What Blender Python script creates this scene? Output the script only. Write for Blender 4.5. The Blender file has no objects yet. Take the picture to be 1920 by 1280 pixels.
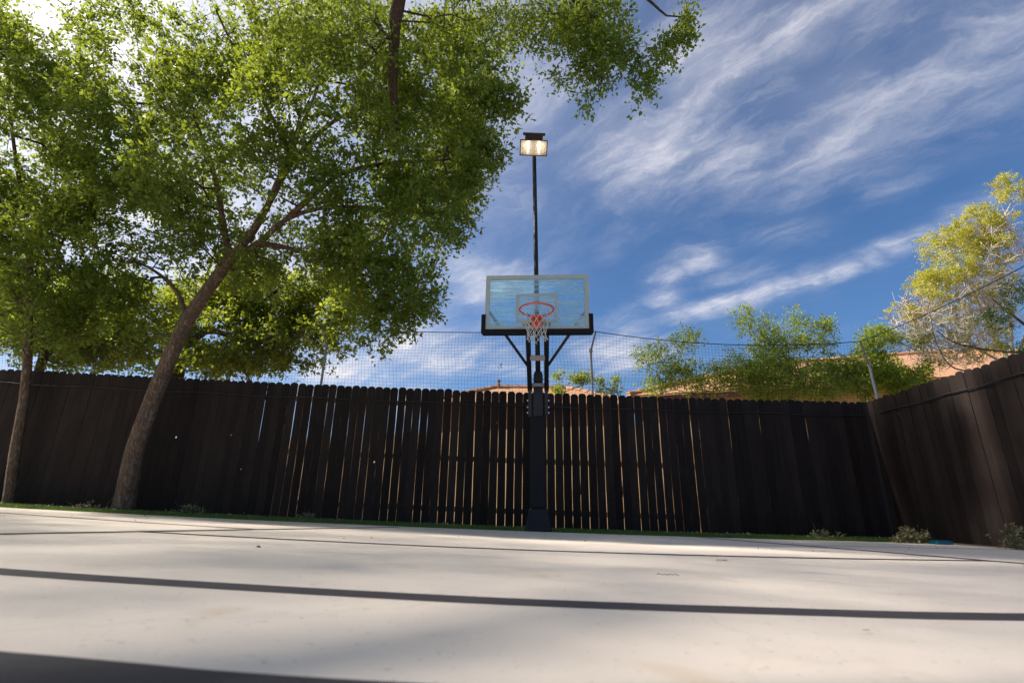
import bpy, bmesh, math, random
import numpy as np
from mathutils import Vector, Matrix, noise

random.seed(7)
RNG = np.random.default_rng(7)
SC = bpy.context.scene
COL = SC.collection

# ------------------------------------------------------------------ camera
CAM_H = 0.22
PITCH, ROLL = math.radians(18.7), math.radians(0.9)
FPX = 960.0                                   # focal length in pixels of the 1920 wide photograph
FWD = Vector((0, math.cos(PITCH), math.sin(PITCH)))
_U0 = Vector((0, -math.sin(PITCH), math.cos(PITCH)))
RGT = Vector((1, 0, 0)) * math.cos(ROLL) + _U0 * math.sin(ROLL)
UPV = _U0 * math.cos(ROLL) - Vector((1, 0, 0)) * math.sin(ROLL)
CAM = Vector((0, 0, CAM_H))
cd = bpy.data.cameras.new('camera')
cam = bpy.data.objects.new('camera', cd)
COL.objects.link(cam)
cam.matrix_world = Matrix(((RGT.x, UPV.x, -FWD.x, CAM.x), (RGT.y, UPV.y, -FWD.y, CAM.y),
                           (RGT.z, UPV.z, -FWD.z, CAM.z), (0, 0, 0, 1)))
cd.sensor_width = 36
cd.lens = 36 * FPX / 1920
cd.clip_start, cd.clip_end = 0.05, 6000
cd.dof.use_dof = True
cd.dof.focus_distance = 7.6
cd.dof.aperture_fstop = 2.8
SC.camera = cam

# ------------------------------------------------------------------ sun, sky, exposure
SUN = Vector((-0.74, 0.09, 0.66)).normalized()     # towards the sun
SUN_EL = math.asin(SUN.z)
SUN_AZ = math.atan2(SUN.x, SUN.y)
SKY_STRENGTH = 0.10
sl = bpy.data.lights.new('sun', 'SUN')
sl.energy = 5.0
sl.angle = math.radians(2.2)      # veiled by thin cirrus
sl.color = (1.0, 0.93, 0.82)
sun = bpy.data.objects.new('sun', sl)
sun.rotation_euler = SUN.to_track_quat('Z', 'Y').to_euler()
sun.location = (-20, 8, 30)
COL.objects.link(sun)
SC.view_settings.view_transform = 'Standard'
SC.view_settings.look = 'None'
SC.view_settings.gamma = 1
SC.view_settings.exposure = 0.66
SC.cycles.max_bounces = 8
SC.cycles.transparent_max_bounces = 16
SC.cycles.use_denoising = True


class NT:
    """tiny node-tree helper"""
    def __init__(self, nt):
        self.nt = nt
        nt.nodes.clear()

    def __call__(self, kind, props=None, **ins):
        n = self.nt.nodes.new(kind)
        for k, v in (props or {}).items():
            setattr(n, k, v)
        for k, v in ins.items():
            k = int(k[1:]) if k[0] == '_' and k[1:].isdigit() else k.replace('_', ' ')
            s = n.inputs[k]
            if isinstance(v, bpy.types.NodeSocket):
                self.nt.links.new(v, s)
            elif isinstance(v, bpy.types.Node):
                self.nt.links.new(v.outputs[0], s)
            else:
                s.default_value = v
        return n

    def math(self, op, a, b=0.0, c=0.0, clamp=False):
        return self('ShaderNodeMath', {'operation': op, 'use_clamp': clamp}, _0=a, _1=b, _2=c).outputs[0]

    def vmath(self, op, a, b=(0, 0, 0)):
        n = self('ShaderNodeVectorMath', {'operation': op}, _0=a, _1=b)
        return n.outputs['Value'] if op in ('DOT_PRODUCT', 'LENGTH') else n.outputs[0]

    def ramp(self, fac, stops, interp='LINEAR'):
        n = self('ShaderNodeValToRGB', None, Fac=fac)
        r = n.color_ramp
        r.interpolation = interp
        while len(r.elements) < len(stops):
            r.elements.new(0.5)
        for e, (p, c) in zip(r.elements, stops):
            e.position = p
            e.color = (c, c, c, 1) if isinstance(c, (int, float)) else tuple(c) + (1,)
        return n.outputs[0]

    def mix(self, fac, a, b, kind='MIX'):
        n = self('ShaderNodeMix', {'data_type': 'RGBA', 'blend_type': kind})
        for s, v in ((n.inputs[0], fac), (n.inputs[6], a), (n.inputs[7], b)):
            if isinstance(v, bpy.types.NodeSocket):
                self.nt.links.new(v, s)
            else:
                s.default_value = v if isinstance(v, (int, float)) else (tuple(v) + (1,) if len(v) == 3 else v)
        return n.outputs[2]

    def noise(self, vec, scale, detail=4, rough=0.55, dist=0.0):
        return self('ShaderNodeTexNoise', None, Vector=vec, Scale=scale, Detail=detail,
                    Roughness=rough, Distortion=dist).outputs[0]


def make_world():
    w = bpy.data.worlds.new('World')
    SC.world = w
    w.use_nodes = True
    t = NT(w.node_tree)
    sky = t('ShaderNodeTexSky', {'sky_type': 'NISHITA', 'sun_disc': False, 'sun_elevation': SUN_EL,
                                 'sun_rotation': SUN_AZ, 'air_density': 1.0, 'dust_density': 0.6,
                                 'ozone_density': 2.5, 'altitude': 300})
    d = t('ShaderNodeTexCoord').outputs['Generated']
    d = t.vmath('NORMALIZE', d)
    xyz = t('ShaderNodeSeparateXYZ', None, Vector=d)
    zc = t.math('MAXIMUM', xyz.outputs[2], 0.0)
    den = t.math('ADD', zc, 0.12)
    px = t.math('DIVIDE', xyz.outputs[0], den)
    py = t.math('DIVIDE', xyz.outputs[1], den)
    P = t('ShaderNodeCombineXYZ', None, X=px, Y=py, Z=0.0).outputs[0]      # a flat cloud deck seen from below
    # large patches that decide where the cirrus lies
    big = t.noise(t.vmath('ADD', P, (3.1, 7.4, 0.0)), 1.1, 3, 0.5, 0.6)
    bigm = t.ramp(big, [(0.48, 0.0), (0.74, 1.0)])
    wv = t.vmath('SCALE', t.vmath('SUBTRACT', t('ShaderNodeTexNoise', None, Vector=P, Scale=2.6, Detail=7, Roughness=0.6).outputs['Color'], (0.5, 0.5, 0.5)))
    wv.node.inputs['Scale'].default_value = 0.26
    Pw = t.vmath('ADD', P, wv)
    # cloud banks: (x, y, radius, weight) on the cloud deck
    mask = 0.0
    for (cx, cy, r, w) in ((0.50, 1.95, 0.14, 0.5), (0.62, 1.87, 0.11, 0.55), (0.72, 1.80, 0.10, 0.75), (0.80, 1.74, 0.09, 0.9), (0.87, 1.69, 0.085, 1.0), (0.93, 1.64, 0.08, 1.0), (0.99, 1.58, 0.078, 1.0), (1.04, 1.52, 0.075, 1.0), (1.09, 1.45, 0.072, 0.92), (1.13, 1.38, 0.07, 0.8),
                           (1.17, 1.31, 0.07, 0.68), (1.20, 1.22, 0.07, 0.58), (1.22, 1.12, 0.07, 0.45), (0.62, 1.50, 0.09, 0.7), (0.57, 1.73, 0.09, 0.75), (0.55, 1.62, 0.07, 0.6), (0.75, 1.58, 0.10, 0.5), (0.80, 1.30, 0.10, 0.35), (0.32, 1.02, 0.20, 0.95), (0.48, 1.05, 0.16, 0.7),
                           (0.38, 0.80, 0.15, 0.95), (0.50, 0.74, 0.15, 0.75), (0.66, 0.88, 0.20, 0.6), (0.85, 0.72, 0.22, 0.65), (0.62, 0.62, 0.2, 0.7), (1.0, 0.62, 0.2, 0.6),
                           (0.95, 1.10, 0.09, 0.4), (-0.85, 2.45, 0.36, 1.0), (-0.45, 2.25, 0.34, 1.0), (0.0, 2.4, 0.2, 0.7), (-0.7, 2.9, 0.4, 0.9), (-0.10, 1.65, 0.22, 0.8), (0.48, 2.2, 0.22, 0.9),
                           (0.0, 1.20, 0.25, 0.35), (0.05, 0.85, 0.25, 0.5), (-0.9, 1.4, 0.6, 0.8), (-1.2, 0.5, 0.7, 0.8), (-0.4, 0.4, 0.5, 0.8)):
        dd = t.vmath('LENGTH', t.vmath('SUBTRACT', Pw, (cx, cy, 0.0)))
        q = t.math('DIVIDE', dd, r)
        g = t.math('MULTIPLY', t.math('EXPONENT', t.math('MULTIPLY', t.math('MULTIPLY', q, q), -1.0)), w)
        mask = g if mask == 0.0 else t.math('MAXIMUM', mask, g)
    # streaky fibres, drawn out along the wind
    def streak(angle, sx, sy, off):
        r1 = t('ShaderNodeMapping', {'vector_type': 'POINT'}, Vector=P, Rotation=(0, 0, math.radians(angle))).outputs[0]
        return t('ShaderNodeMapping', {'vector_type': 'POINT'}, Vector=t.vmath('ADD', r1, t.vmath('ADD', wv, off)), Scale=(sx, sy, 1.0)).outputs[0]
    fib = t.noise(streak(44, 1.5, 3.6, (0, 0, 0)), 1.5, 12, 0.66, 0.15)
    fibm = t.ramp(fib, [(0.38, 0.0), (0.66, 1.0)], 'EASE')
    fine = t.noise(streak(52, 2.8, 6.5, (3.3, 1.2, 0)), 2.6, 12, 0.70, 0.1)
    finem = t.ramp(fine, [(0.34, 0.32), (0.64, 1.0)])
    cov = t.math('ADD', mask, t.math('MULTIPLY', bigm, 0.40), clamp=True)
    tex = t.math('MULTIPLY', fibm, finem)
    cl = t.math('ADD', t.math('MULTIPLY', cov, t.math('MULTIPLY', tex, 0.80)), t.math('MULTIPLY', t.math('MULTIPLY', cov, cov), 0.34), clamp=True)
    # thin veil towards the sun, as the white sky seen through the left-hand trees
    sd = t.vmath('DOT_PRODUCT', d, tuple(SUN))
    veil = t.math('POWER', t.math('MAXIMUM', sd, 0.0), 3.0)
    vn = t.ramp(t.noise(P, 1.3, 6, 0.6, 0.4), [(0.25, 0.55), (0.7, 1.0)])
    veil = t.math('MULTIPLY', veil, vn)
    amt = t.math('ADD', t.math('MULTIPLY', cl, 1.0), t.math('MULTIPLY', veil, 0.95), clamp=True)
    # haze low down
    cloudcol = t.mix(veil, (5.6, 5.5, 5.9), (10.5, 10.2, 9.9))
    skyc = t.mix(1.0, sky.outputs[0], (0.49, 0.68, 0.86), 'MULTIPLY')
    colr = t.mix(amt, skyc, cloudcol)
    bg = t('ShaderNodeBackground', None, Color=colr, Strength=SKY_STRENGTH)
    out = t('ShaderNodeOutputWorld')
    t.nt.links.new(bg.outputs[0], out.inputs[0])


make_world()


# ------------------------------------------------------------------ helpers
def px_ray(x, y):
    return FWD + RGT * ((x - 960) / FPX) + UPV * ((640 - y) / FPX)


def at(x, y, Y):
    """point at depth Y whose direction is that of photo pixel (x, y)"""
    d = px_ray(x, y)
    return CAM + d * (Y / d.y)


def to_px(P):
    v = np.asarray(P, float) - np.array(CAM)
    z = v @ np.array(FWD)
    z = np.where(z > 0.05, z, 0.05)
    return 960 + FPX * (v @ np.array(RGT)) / z, 640 - FPX * (v @ np.array(UPV)) / z, v @ np.array(FWD)


def gz(x):
    x = max(-11.0, min(9.0, x))
    return -0.02 * x + 0.0011 * x * x


def tag(o, label=None, cat=None, group=None, kind=None):
    for k, v in (('label', label), ('category', cat), ('group', group), ('kind', kind)):
        if v:
            o[k] = v
    return o


def empty(name, loc=(0, 0, 0), rz=0.0, parent=None):
    o = bpy.data.objects.new(name, None)
    o.location = loc
    o.rotation_euler = (0, 0, rz)
    o.empty_display_size = 0.2
    COL.objects.link(o)
    o.parent = parent
    return o


def link(name, me, m=None, parent=None, loc=(0, 0, 0)):
    o = bpy.data.objects.new(name, me)
    if m is not None and not me.materials:
        for mm in (m if isinstance(m, (list, tuple)) else [m]):
            me.materials.append(mm)
    o.location = loc
    COL.objects.link(o)
    o.parent = parent
    return o


def smooth(me):
    me.polygons.foreach_set('use_smooth', [True] * len(me.polygons))


class MB:
    """collects faces; build() makes ONE mesh object"""
    def __init__(self):
        self.v, self.f, self.mi = [], [], []

    def add(self, vs, fs, mi=0):
        b = len(self.v)
        self.v += [tuple(p) for p in vs]
        self.f += [tuple(b + i for i in q) for q in fs]
        self.mi += [mi] * len(fs)
        return self

    def box(self, c, s, rot=None, mi=0, taper=(1, 1)):
        vs = []
        for k, z in enumerate((-.5, .5)):
            tx, ty = (1, 1) if k == 0 else taper
            for x, y in ((-.5, -.5), (.5, -.5), (.5, .5), (-.5, .5)):
                p = Vector((x * s[0] * tx, y * s[1] * ty, z * s[2]))
                if rot is not None:
                    p = rot @ p
                vs.append(p + Vector(c))
        return self.add(vs, [(3, 2, 1, 0), (4, 5, 6, 7), (0, 1, 5, 4), (1, 2, 6, 5), (2, 3, 7, 6), (3, 0, 4, 7)], mi)

    def bar(self, a, b, w, d=None, upv=(0, 0, 1)):
        a, b = Vector(a), Vector(b)
        z = (b - a).normalized()
        x = Vector(upv).cross(z)
        x = x.normalized() if x.length > 1e-4 else Vector((1, 0, 0))
        y = z.cross(x)
        R = Matrix((x, y, z)).transposed()
        return self.box((a + b) / 2, (w, d or w, (b - a).length), R)

    def tube(self, pts, r, n=8, cap=True, mi=0):
        pts = [Vector(p) for p in pts]
        rs = r if isinstance(r, (list, tuple)) else [r] * len(pts)
        ref = None
        vs = []
        for i, p in enumerate(pts):
            tdir = (pts[min(i + 1, len(pts) - 1)] - pts[max(i - 1, 0)])
            tdir = tdir.normalized() if tdir.length > 1e-9 else Vector((0, 0, 1))
            if ref is None:
                ref = tdir.orthogonal().normalized()
            else:
                ref = ref - tdir * ref.dot(tdir)
                ref = ref.normalized() if ref.length > 1e-6 else tdir.orthogonal().normalized()
            q = tdir.cross(ref)
            for k in range(n):
                a = 2 * math.pi * k / n
                vs.append(p + (ref * math.cos(a) + q * math.sin(a)) * rs[i])
        fs = []
        for i in range(len(pts) - 1):
            for k in range(n):
                k2 = (k + 1) % n
                fs.append((i * n + k, i * n + k2, (i + 1) * n + k2, (i + 1) * n + k))
        if cap:
            fs.append(tuple(reversed(range(n))))
            fs.append(tuple(range((len(pts) - 1) * n, len(pts) * n)))
        return self.add(vs, fs, mi)

    def mesh(self, name, m, sm=False, bevel=0.0):
        me = bpy.data.meshes.new(name)
        me.from_pydata(self.v, [], self.f)
        for mm in (m if isinstance(m, (list, tuple)) else [m]):
            me.materials.append(mm)
        if any(self.mi):
            me.polygons.foreach_set('material_index', self.mi)
        if bevel:
            bm = bmesh.new()
            bm.from_mesh(me)
            bmesh.ops.bevel(bm, geom=list(bm.edges), offset=bevel, segments=2, affect='EDGES', profile=0.6)
            bm.to_mesh(me)
            bm.free()
        if sm:
            smooth(me)
        me.update()
        return me

    def build(self, name, m, parent=None, sm=False, bevel=0.0, loc=(0, 0, 0)):
        return link(name, self.mesh(name, m, sm, bevel), None, parent, loc)


# ------------------------------------------------------------------ materials
def mat(name):
    m = bpy.data.materials.new(name)
    m.use_nodes = True
    t = NT(m.node_tree)
    out = t('ShaderNodeOutputMaterial')
    return m, t, out


def fin(t, out, sh):
    t.nt.links.new(sh.outputs[0] if isinstance(sh, bpy.types.Node) else sh, out.inputs[0])


def bump(t, h, strength=0.3, dist=0.01):
    return t('ShaderNodeBump', None, Height=h, Strength=strength, Distance=dist).outputs[0]


def simple(name, col, rough=0.5, metal=0.0, var=0.12, scale=25.0, bmp=0.1, spec=0.5):
    m, t, out = mat(name)
    o = t('ShaderNodeTexCoord').outputs['Object']
    n = t.noise(o, scale, 5, 0.6)
    a = tuple(c * (1 - var) for c in col)
    b = tuple(min(1, c * (1 + var)) for c in col)
    c = t.mix(n, a, b)
    rr = t.math('ADD', t.math('MULTIPLY', n, 0.2), rough - 0.1)
    p = t('ShaderNodeBsdfPrincipled', None, Base_Color=c, Roughness=rr, Metallic=metal)
    p.inputs['Specular IOR Level'].default_value = spec
    if bmp:
        t.nt.links.new(bump(t, n, bmp, 0.004), p.inputs['Normal'])
    fin(t, out, p)
    return m


M = {}


def make_materials():
    # court: painted concrete, warm light grey, faint wear and tan stains
    m, t, out = mat('court_paint')
    o = t('ShaderNodeTexCoord').outputs['Object']
    n1 = t.noise(o, 0.55, 5, 0.6, 0.5)
    n2 = t.noise(o, 7.0, 6, 0.65)
    n3 = t.noise(o, 260.0, 2, 0.5)
    c = t.mix(t.ramp(n1, [(0.3, 0.0), (0.75, 1.0)]), (0.80, 0.69, 0.60), (0.755, 0.64, 0.54))
    c = t.mix(t.math('MULTIPLY', t.ramp(n2, [(0.45, 0.0), (0.75, 1.0)]), 0.35), c, (0.70, 0.61, 0.53))
    st = t.ramp(t.noise(t.vmath('ADD', o, (4.3, 1.7, 0)), 2.6, 3, 0.5, 0.8), [(0.62, 0.0), (0.74, 1.0)])
    c = t.mix(t.math('MULTIPLY', st, 0.34), c, (0.60, 0.43, 0.26))
    sp = t.ramp(t.noise(o, 48.0, 2, 0.5), [(0.66, 0.0), (0.72, 1.0)])
    c = t.mix(t.math('MULTIPLY', sp, 0.40), c, (0.34, 0.28, 0.23))
    sp2 = t.ramp(t.noise(o, 150.0, 3, 0.6), [(0.58, 0.0), (0.72, 1.0)])
    c = t.mix(t.math('MULTIPLY', sp2, 0.22), c, (0.50, 0.43, 0.37))
    vc = t('ShaderNodeTexVoronoi', {'feature': 'DISTANCE_TO_EDGE'}, Vector=t.vmath('ADD', o, t('ShaderNodeTexNoise', None, Vector=o, Scale=1.2, Detail=5).outputs['Color']), Scale=0.28).outputs[0]
    c = t.mix(t.ramp(vc, [(0.0, 0.10), (0.0030, 0.0)]), c, (0.30, 0.25, 0.22))
    p = t('ShaderNodeBsdfPrincipled', None, Base_Color=c, Roughness=0.72,
          Normal=bump(t, t.math('ADD', t.math('MULTIPLY', n3, 0.5), n2), 0.22, 0.004))
    p.inputs['Specular IOR Level'].default_value = 0.3
    fin(t, out, p)
    M['court'] = m
    # painted lines
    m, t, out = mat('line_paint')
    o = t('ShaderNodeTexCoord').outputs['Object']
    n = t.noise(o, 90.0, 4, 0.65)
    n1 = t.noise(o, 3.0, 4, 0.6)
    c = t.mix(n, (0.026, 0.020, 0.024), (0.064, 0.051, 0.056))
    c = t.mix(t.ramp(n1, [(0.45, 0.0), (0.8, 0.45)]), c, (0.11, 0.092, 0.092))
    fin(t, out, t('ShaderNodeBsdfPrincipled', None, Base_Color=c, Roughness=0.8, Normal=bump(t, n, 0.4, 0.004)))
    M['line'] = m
    # soil
    m, t, out = mat('soil')
    o = t('ShaderNodeTexCoord').outputs['Object']
    n = t.noise(o, 3.0, 8, 0.7)
    c = t.mix(n, (0.10, 0.085, 0.05), (0.26, 0.21, 0.13))
    fin(t, out, t('ShaderNodeBsdfPrincipled', None, Base_Color=c, Roughness=0.95, Normal=bump(t, n, 0.5, 0.03)))
    M['soil'] = m
    # dark stained fence face
    m, t, out = mat('stained_wood')
    oi = t('ShaderNodeObjectInfo')
    o = t('ShaderNodeTexCoord').outputs['Object']
    off = t('ShaderNodeCombineXYZ', None, X=t.math('MULTIPLY', oi.outputs['Random'], 31.0), Y=0.0,
            Z=t.math('MULTIPLY', oi.outputs['Random'], 57.0)).outputs[0]
    v = t.vmath('ADD', o, off)
    mp = t('ShaderNodeMapping', None, Vector=v, Scale=(60, 60, 2.2)).outputs[0]
    g = t.noise(mp, 1.0, 6, 0.65, 0.6)
    blot = t.noise(v, 1.6, 4, 0.6)
    c = t.mix(g, (0.008, 0.0056, 0.0050), (0.042, 0.029, 0.026))
    c = t.mix(t.ramp(blot, [(0.45, 0.0), (0.8, 0.6)]), c, (0.046, 0.030, 0.024))
    br = t.math('ADD', t.math('MULTIPLY', oi.outputs['Random'], 0.65), 0.62)
    c = t.mix(1.0, c, t('ShaderNodeCombineXYZ', None, X=br, Y=br, Z=br).outputs[0], 'MULTIPLY')
    p = t('ShaderNodeBsdfPrincipled', None, Base_Color=c, Roughness=0.72, Normal=bump(t, g, 0.35, 0.004))
    p.inputs['Specular IOR Level'].default_value = 0.12
    fin(t, out, p)
    M['stain'] = m
    # raw cedar on the neighbour's side and the board edges
    m, t, out = mat('raw_cedar')
    o = t('ShaderNodeTexCoord').outputs['Object']
    mp = t('ShaderNodeMapping', None, Vector=o, Scale=(60, 60, 2.0)).outputs[0]
    g = t.noise(mp, 1.0, 5, 0.6, 0.4)
    c = t.mix(g, (0.46, 0.27, 0.13), (0.68, 0.44, 0.23))
    oi = t('ShaderNodeObjectInfo')
    sv = t.vmath('ADD', o, t('ShaderNodeCombineXYZ', None, X=0.0, Y=0.0, Z=t.math('MULTIPLY', oi.outputs['Random'], 90.0)).outputs[0])
    run = t.ramp(t.noise(t('ShaderNodeMapping', None, Vector=sv, Scale=(1, 1, 1)).outputs[0], 1.7, 5, 0.65), [(0.39, 0.0), (0.47, 1.0)])
    c = t.mix(run, (0.035, 0.022, 0.016), c)
    fin(t, out, t('ShaderNodeBsdfPrincipled', None, Base_Color=c, Roughness=0.8))
    M['cedar'] = m
    # bark
    for key, ca, cb in (('bark', (0.062, 0.038, 0.026), (0.27, 0.180, 0.125)),
                        ('pale_bark', (0.66, 0.53, 0.40), (0.88, 0.76, 0.62)),
                        ('dark_bark', (0.045, 0.032, 0.025), (0.13, 0.095, 0.075))):
        m, t, out = mat(key)
        o = t('ShaderNodeTexCoord').outputs['Object']
        mp = t('ShaderNodeMapping', None, Vector=o, Scale=(22, 22, 4.6)).outputs[0]
        g = t.noise(mp, 1.0, 8, 0.72, 0.9)
        rg = t.math('ABSOLUTE', t.math('SUBTRACT', t.noise(mp, 0.75, 5, 0.6, 1.6), 0.5))
        cr = t.ramp(rg, [(0.0, 0.0), (0.11, 1.0)])
        hgt = t.math('MULTIPLY', t.math('ADD', t.math('MULTIPLY', cr, 0.7), 0.3), t.math('ADD', g, 0.2))
        c = t.mix(t.ramp(hgt, [(0.12, 0.0), (0.72, 1.0)]), ca, cb)
        lich = t.ramp(t.noise(o, 4.0, 5, 0.7), [(0.60, 0.0), (0.75, 0.5)])
        c = t.mix(lich, c, tuple(min(1, x * 1.25) for x in cb))
        fin(t, out, t('ShaderNodeBsdfPrincipled', None, Base_Color=c, Roughness=0.92, Normal=bump(t, hgt, 0.9, 0.035)))
        M[key] = m
    # leaves: (dark, light, translucent tint)
    for key, ca, cb, tr, tf in (('oak_leaf', (0.012, 0.046, 0.012), (0.080, 0.145, 0.026), (0.56, 0.66, 0.060), 0.41),
                                ('back_leaf', (0.016, 0.052, 0.012), (0.085, 0.145, 0.026), (0.60, 0.68, 0.060), 0.45),
                                ('bush_leaf', (0.095, 0.165, 0.024), (0.280, 0.350, 0.055), (0.58, 0.66, 0.06), 0.46),
                                ('juniper_leaf', (0.40, 0.41, 0.045), (0.68, 0.62, 0.11), (0.70, 0.66, 0.09), 0.42),
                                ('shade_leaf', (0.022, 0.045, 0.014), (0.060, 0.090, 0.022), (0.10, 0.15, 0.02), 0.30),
                                ('dry_leaf', (0.13, 0.125, 0.060), (0.36, 0.31, 0.17), (0.28, 0.24, 0.10), 0.2)):
        m, t, out = mat(key)
        a = t('ShaderNodeAttribute', {'attribute_name': 'rnd'}).outputs['Fac']
        c = t.mix(a, ca, cb)
        tc = t.mix(a, tuple(x * 0.75 for x in tr), tr)
        df = t('ShaderNodeBsdfPrincipled', None, Base_Color=c, Roughness=0.5)
        df.inputs['Specular IOR Level'].default_value = 0.35
        tl = t('ShaderNodeBsdfTranslucent', None, Color=tc)
        fin(t, out, t('ShaderNodeMixShader', None, _0=tf, _1=df, _2=tl))
        M[key] = m
    # turf
    m, t, out = mat('turf')
    a = t('ShaderNodeAttribute', {'attribute_name': 'rnd'}).outputs['Fac']
    c = t.mix(a, (0.045, 0.120, 0.022), (0.17, 0.27, 0.045))
    df = t('ShaderNodeBsdfPrincipled', None, Base_Color=c, Roughness=0.6)
    tl = t('ShaderNodeBsdfTranslucent', None, Color=(0.22, 0.33, 0.04, 1))
    fin(t, out, t('ShaderNodeMixShader', None, _0=0.3, _1=df, _2=tl))
    M['turf'] = m
    # roof tiles
    m, t, out = mat('clay_roof')
    o = t('ShaderNodeTexCoord').outputs['Object']
    w = t('ShaderNodeTexWave', {'wave_type': 'BANDS', 'bands_direction': 'Z'}, Vector=o, Scale=4.2, Distortion=0.6, Detail=2).outputs[0]
    br = t('ShaderNodeTexNoise', None, Vector=t('ShaderNodeMapping', None, Vector=o, Scale=(5, 5, 26)).outputs[0], Scale=1.0, Detail=4).outputs[0]
    c = t.mix(br, (0.40, 0.195, 0.100), (0.62, 0.36, 0.20))
    c = t.mix(t.math('MULTIPLY', w, 0.6), c, (0.34, 0.17, 0.095))
    fin(t, out, t('ShaderNodeBsdfPrincipled', None, Base_Color=c, Roughness=0.85, Normal=bump(t, w, 0.5, 0.03)))
    M['roof'] = m
    M['stucco'] = simple('stucco', (0.78, 0.52, 0.30), 0.9, 0, 0.12, 30, 0.3)
    M['brick_wall'] = simple('brick_wall', (0.46, 0.25, 0.15), 0.9, 0, 0.2, 12, 0.3)
    M['fascia'] = simple('fascia', (0.20, 0.085, 0.055), 0.6)
    M['black_steel'] = simple('black_steel', (0.010, 0.009, 0.012), 0.5, 0.0, 0.25, 18, 0.05)
    M['pad'] = simple('pad_vinyl', (0.006, 0.006, 0.008), 0.62, 0, 0.2, 30, 0.15, 0.25)
    M['boot'] = simple('boot_plastic', (0.014, 0.014, 0.019), 0.65, 0, 0.2, 30, 0.15, 0.3)
    M['steel'] = simple('bare_steel', (0.30, 0.29, 0.32), 0.45, 0.55, 0.1, 30, 0.05)
    M['bolt'] = simple('bolt_zinc', (0.75, 0.75, 0.78), 0.35, 0.7, 0.1, 40, 0)
    M['galv'] = simple('galvanised', (0.27, 0.28, 0.29), 0.5, 0.3, 0.2, 14, 0.05)
    M['rim'] = simple('rim_orange', (0.78, 0.115, 0.04), 0.45, 0, 0.12, 40, 0.05)
    M['net_white'] = simple('net_white', (0.62, 0.60, 0.55), 0.9, 0, 0.1, 80, 0)
    M['net_black'] = simple('net_black', (0.018, 0.020, 0.028), 0.7, 0, 0.1, 80, 0)
    M['cable'] = simple('black_cable', (0.012, 0.012, 0.014), 0.6, 0, 0.1, 80, 0)
    M['board_white'] = simple('board_white', (0.44, 0.48, 0.46), 0.45, 0, 0.05, 30, 0.02)
    M['teal'] = simple('teal_plastic', (0.010, 0.13, 0.20), 0.4, 0, 0.1, 30, 0.02)
    M['bronze'] = simple('bronze_housing', (0.045, 0.030, 0.030), 0.5, 0.2, 0.2, 40, 0.05)
    M['rust_trim'] = simple('rust_trim', (0.20, 0.085, 0.050), 0.5, 0.2, 0.2, 40, 0.05)
    M['reflector'] = simple('reflector', (0.40, 0.35, 0.27), 0.45, 0.1, 0.15, 30, 0.1)
    m, t, out = mat('lamp_tube')
    fin(t, out, t('ShaderNodeEmission', None, Color=(1.0, 0.93, 0.80, 1), Strength=7.0))
    M['lamp'] = m
    m, t, out = mat('lamp_glass')
    gl = t('ShaderNodeBsdfGlossy', None, Color=(1, 1, 1, 1), Roughness=0.08)
    tp = t('ShaderNodeBsdfTransparent', None, Color=(0.97, 0.95, 0.90, 1))
    fin(t, out, t('ShaderNodeMixShader', None, _0=0.06, _1=tp, _2=gl))
    M['lamp_glass'] = m
    # backboard glass: clear pane with pale horizontal streaks
    m, t, out = mat('streaked_glass')
    o = t('ShaderNodeTexCoord').outputs['Object']
    mp = t('ShaderNodeMapping', None, Vector=o, Scale=(2.6, 1.0, 70.0)).outputs[0]
    s1 = t.noise(mp, 1.0, 5, 0.62, 0.25)
    mp2 = t('ShaderNodeMapping', None, Vector=o, Scale=(1.6, 1.0, 4.0)).outputs[0]
    s2 = t.noise(mp2, 1.0, 3, 0.5, 0.3)
    k = t.math('MULTIPLY', t.ramp(s1, [(0.40, 0.10), (0.62, 1.0)]), t.ramp(s2, [(0.30, 0.40), (0.60, 1.0)]))
    tp = t('ShaderNodeBsdfTransparent', None, Color=(0.78, 0.96, 1.0, 1))
    tl = t('ShaderNodeBsdfTranslucent', None, Color=(0.72, 0.92, 1.0, 1))
    df = t('ShaderNodeBsdfDiffuse', None, Color=(0.72, 0.92, 1.0, 1))
    film = t('ShaderNodeMixShader', None, _0=0.5, _1=tl, _2=df)
    a = t('ShaderNodeMixShader', None, _0=t.math('MULTIPLY', k, 0.85), _1=tp, _2=film)
    gl = t('ShaderNodeBsdfGlossy', None, Color=(0.9, 0.97, 1, 1), Roughness=0.04)
    fr = t('ShaderNodeFresnel', None, IOR=1.5).outputs[0]
    fin(t, out, t('ShaderNodeMixShader', None, _0=fr, _1=a, _2=gl))
    M['glass'] = m


make_materials()

# ------------------------------------------------------------------ ground, court, lines
XS = [-2500, -300, -60, -20] + [x * 0.5 for x in range(-22, 19)] + [20, 60, 300, 2500]


def sheet(name, xs, y0, y1, dz, m, thick=0.0, ny=1):
    mb = MB()
    ys = [y0 + (y1 - y0) * i / ny for i in range(ny + 1)]
    n = len(ys)
    vs = [(x, y, gz(x) + dz) for x in xs for y in ys]
    fs = [(i * n + j, (i + 1) * n + j, (i + 1) * n + j + 1, i * n + j + 1) for i in range(len(xs) - 1) for j in range(n - 1)]
    mb.add(vs, fs)
    if thick:
        e = [(x, y1, gz(x) + dz) for x in xs] + [(x, y1, gz(x) + dz - thick) for x in xs]
        k = len(xs)
        mb.add(e, [(i, i + k, i + 1 + k, i + 1) for i in range(k - 1)])
        e = [(xs[-1], y, gz(xs[-1]) + z) for y in (y0, y1) for z in (dz, dz - thick)]
        mb.add(e, [(0, 1, 3, 2)])
    return mb.build(name, m)


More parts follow.
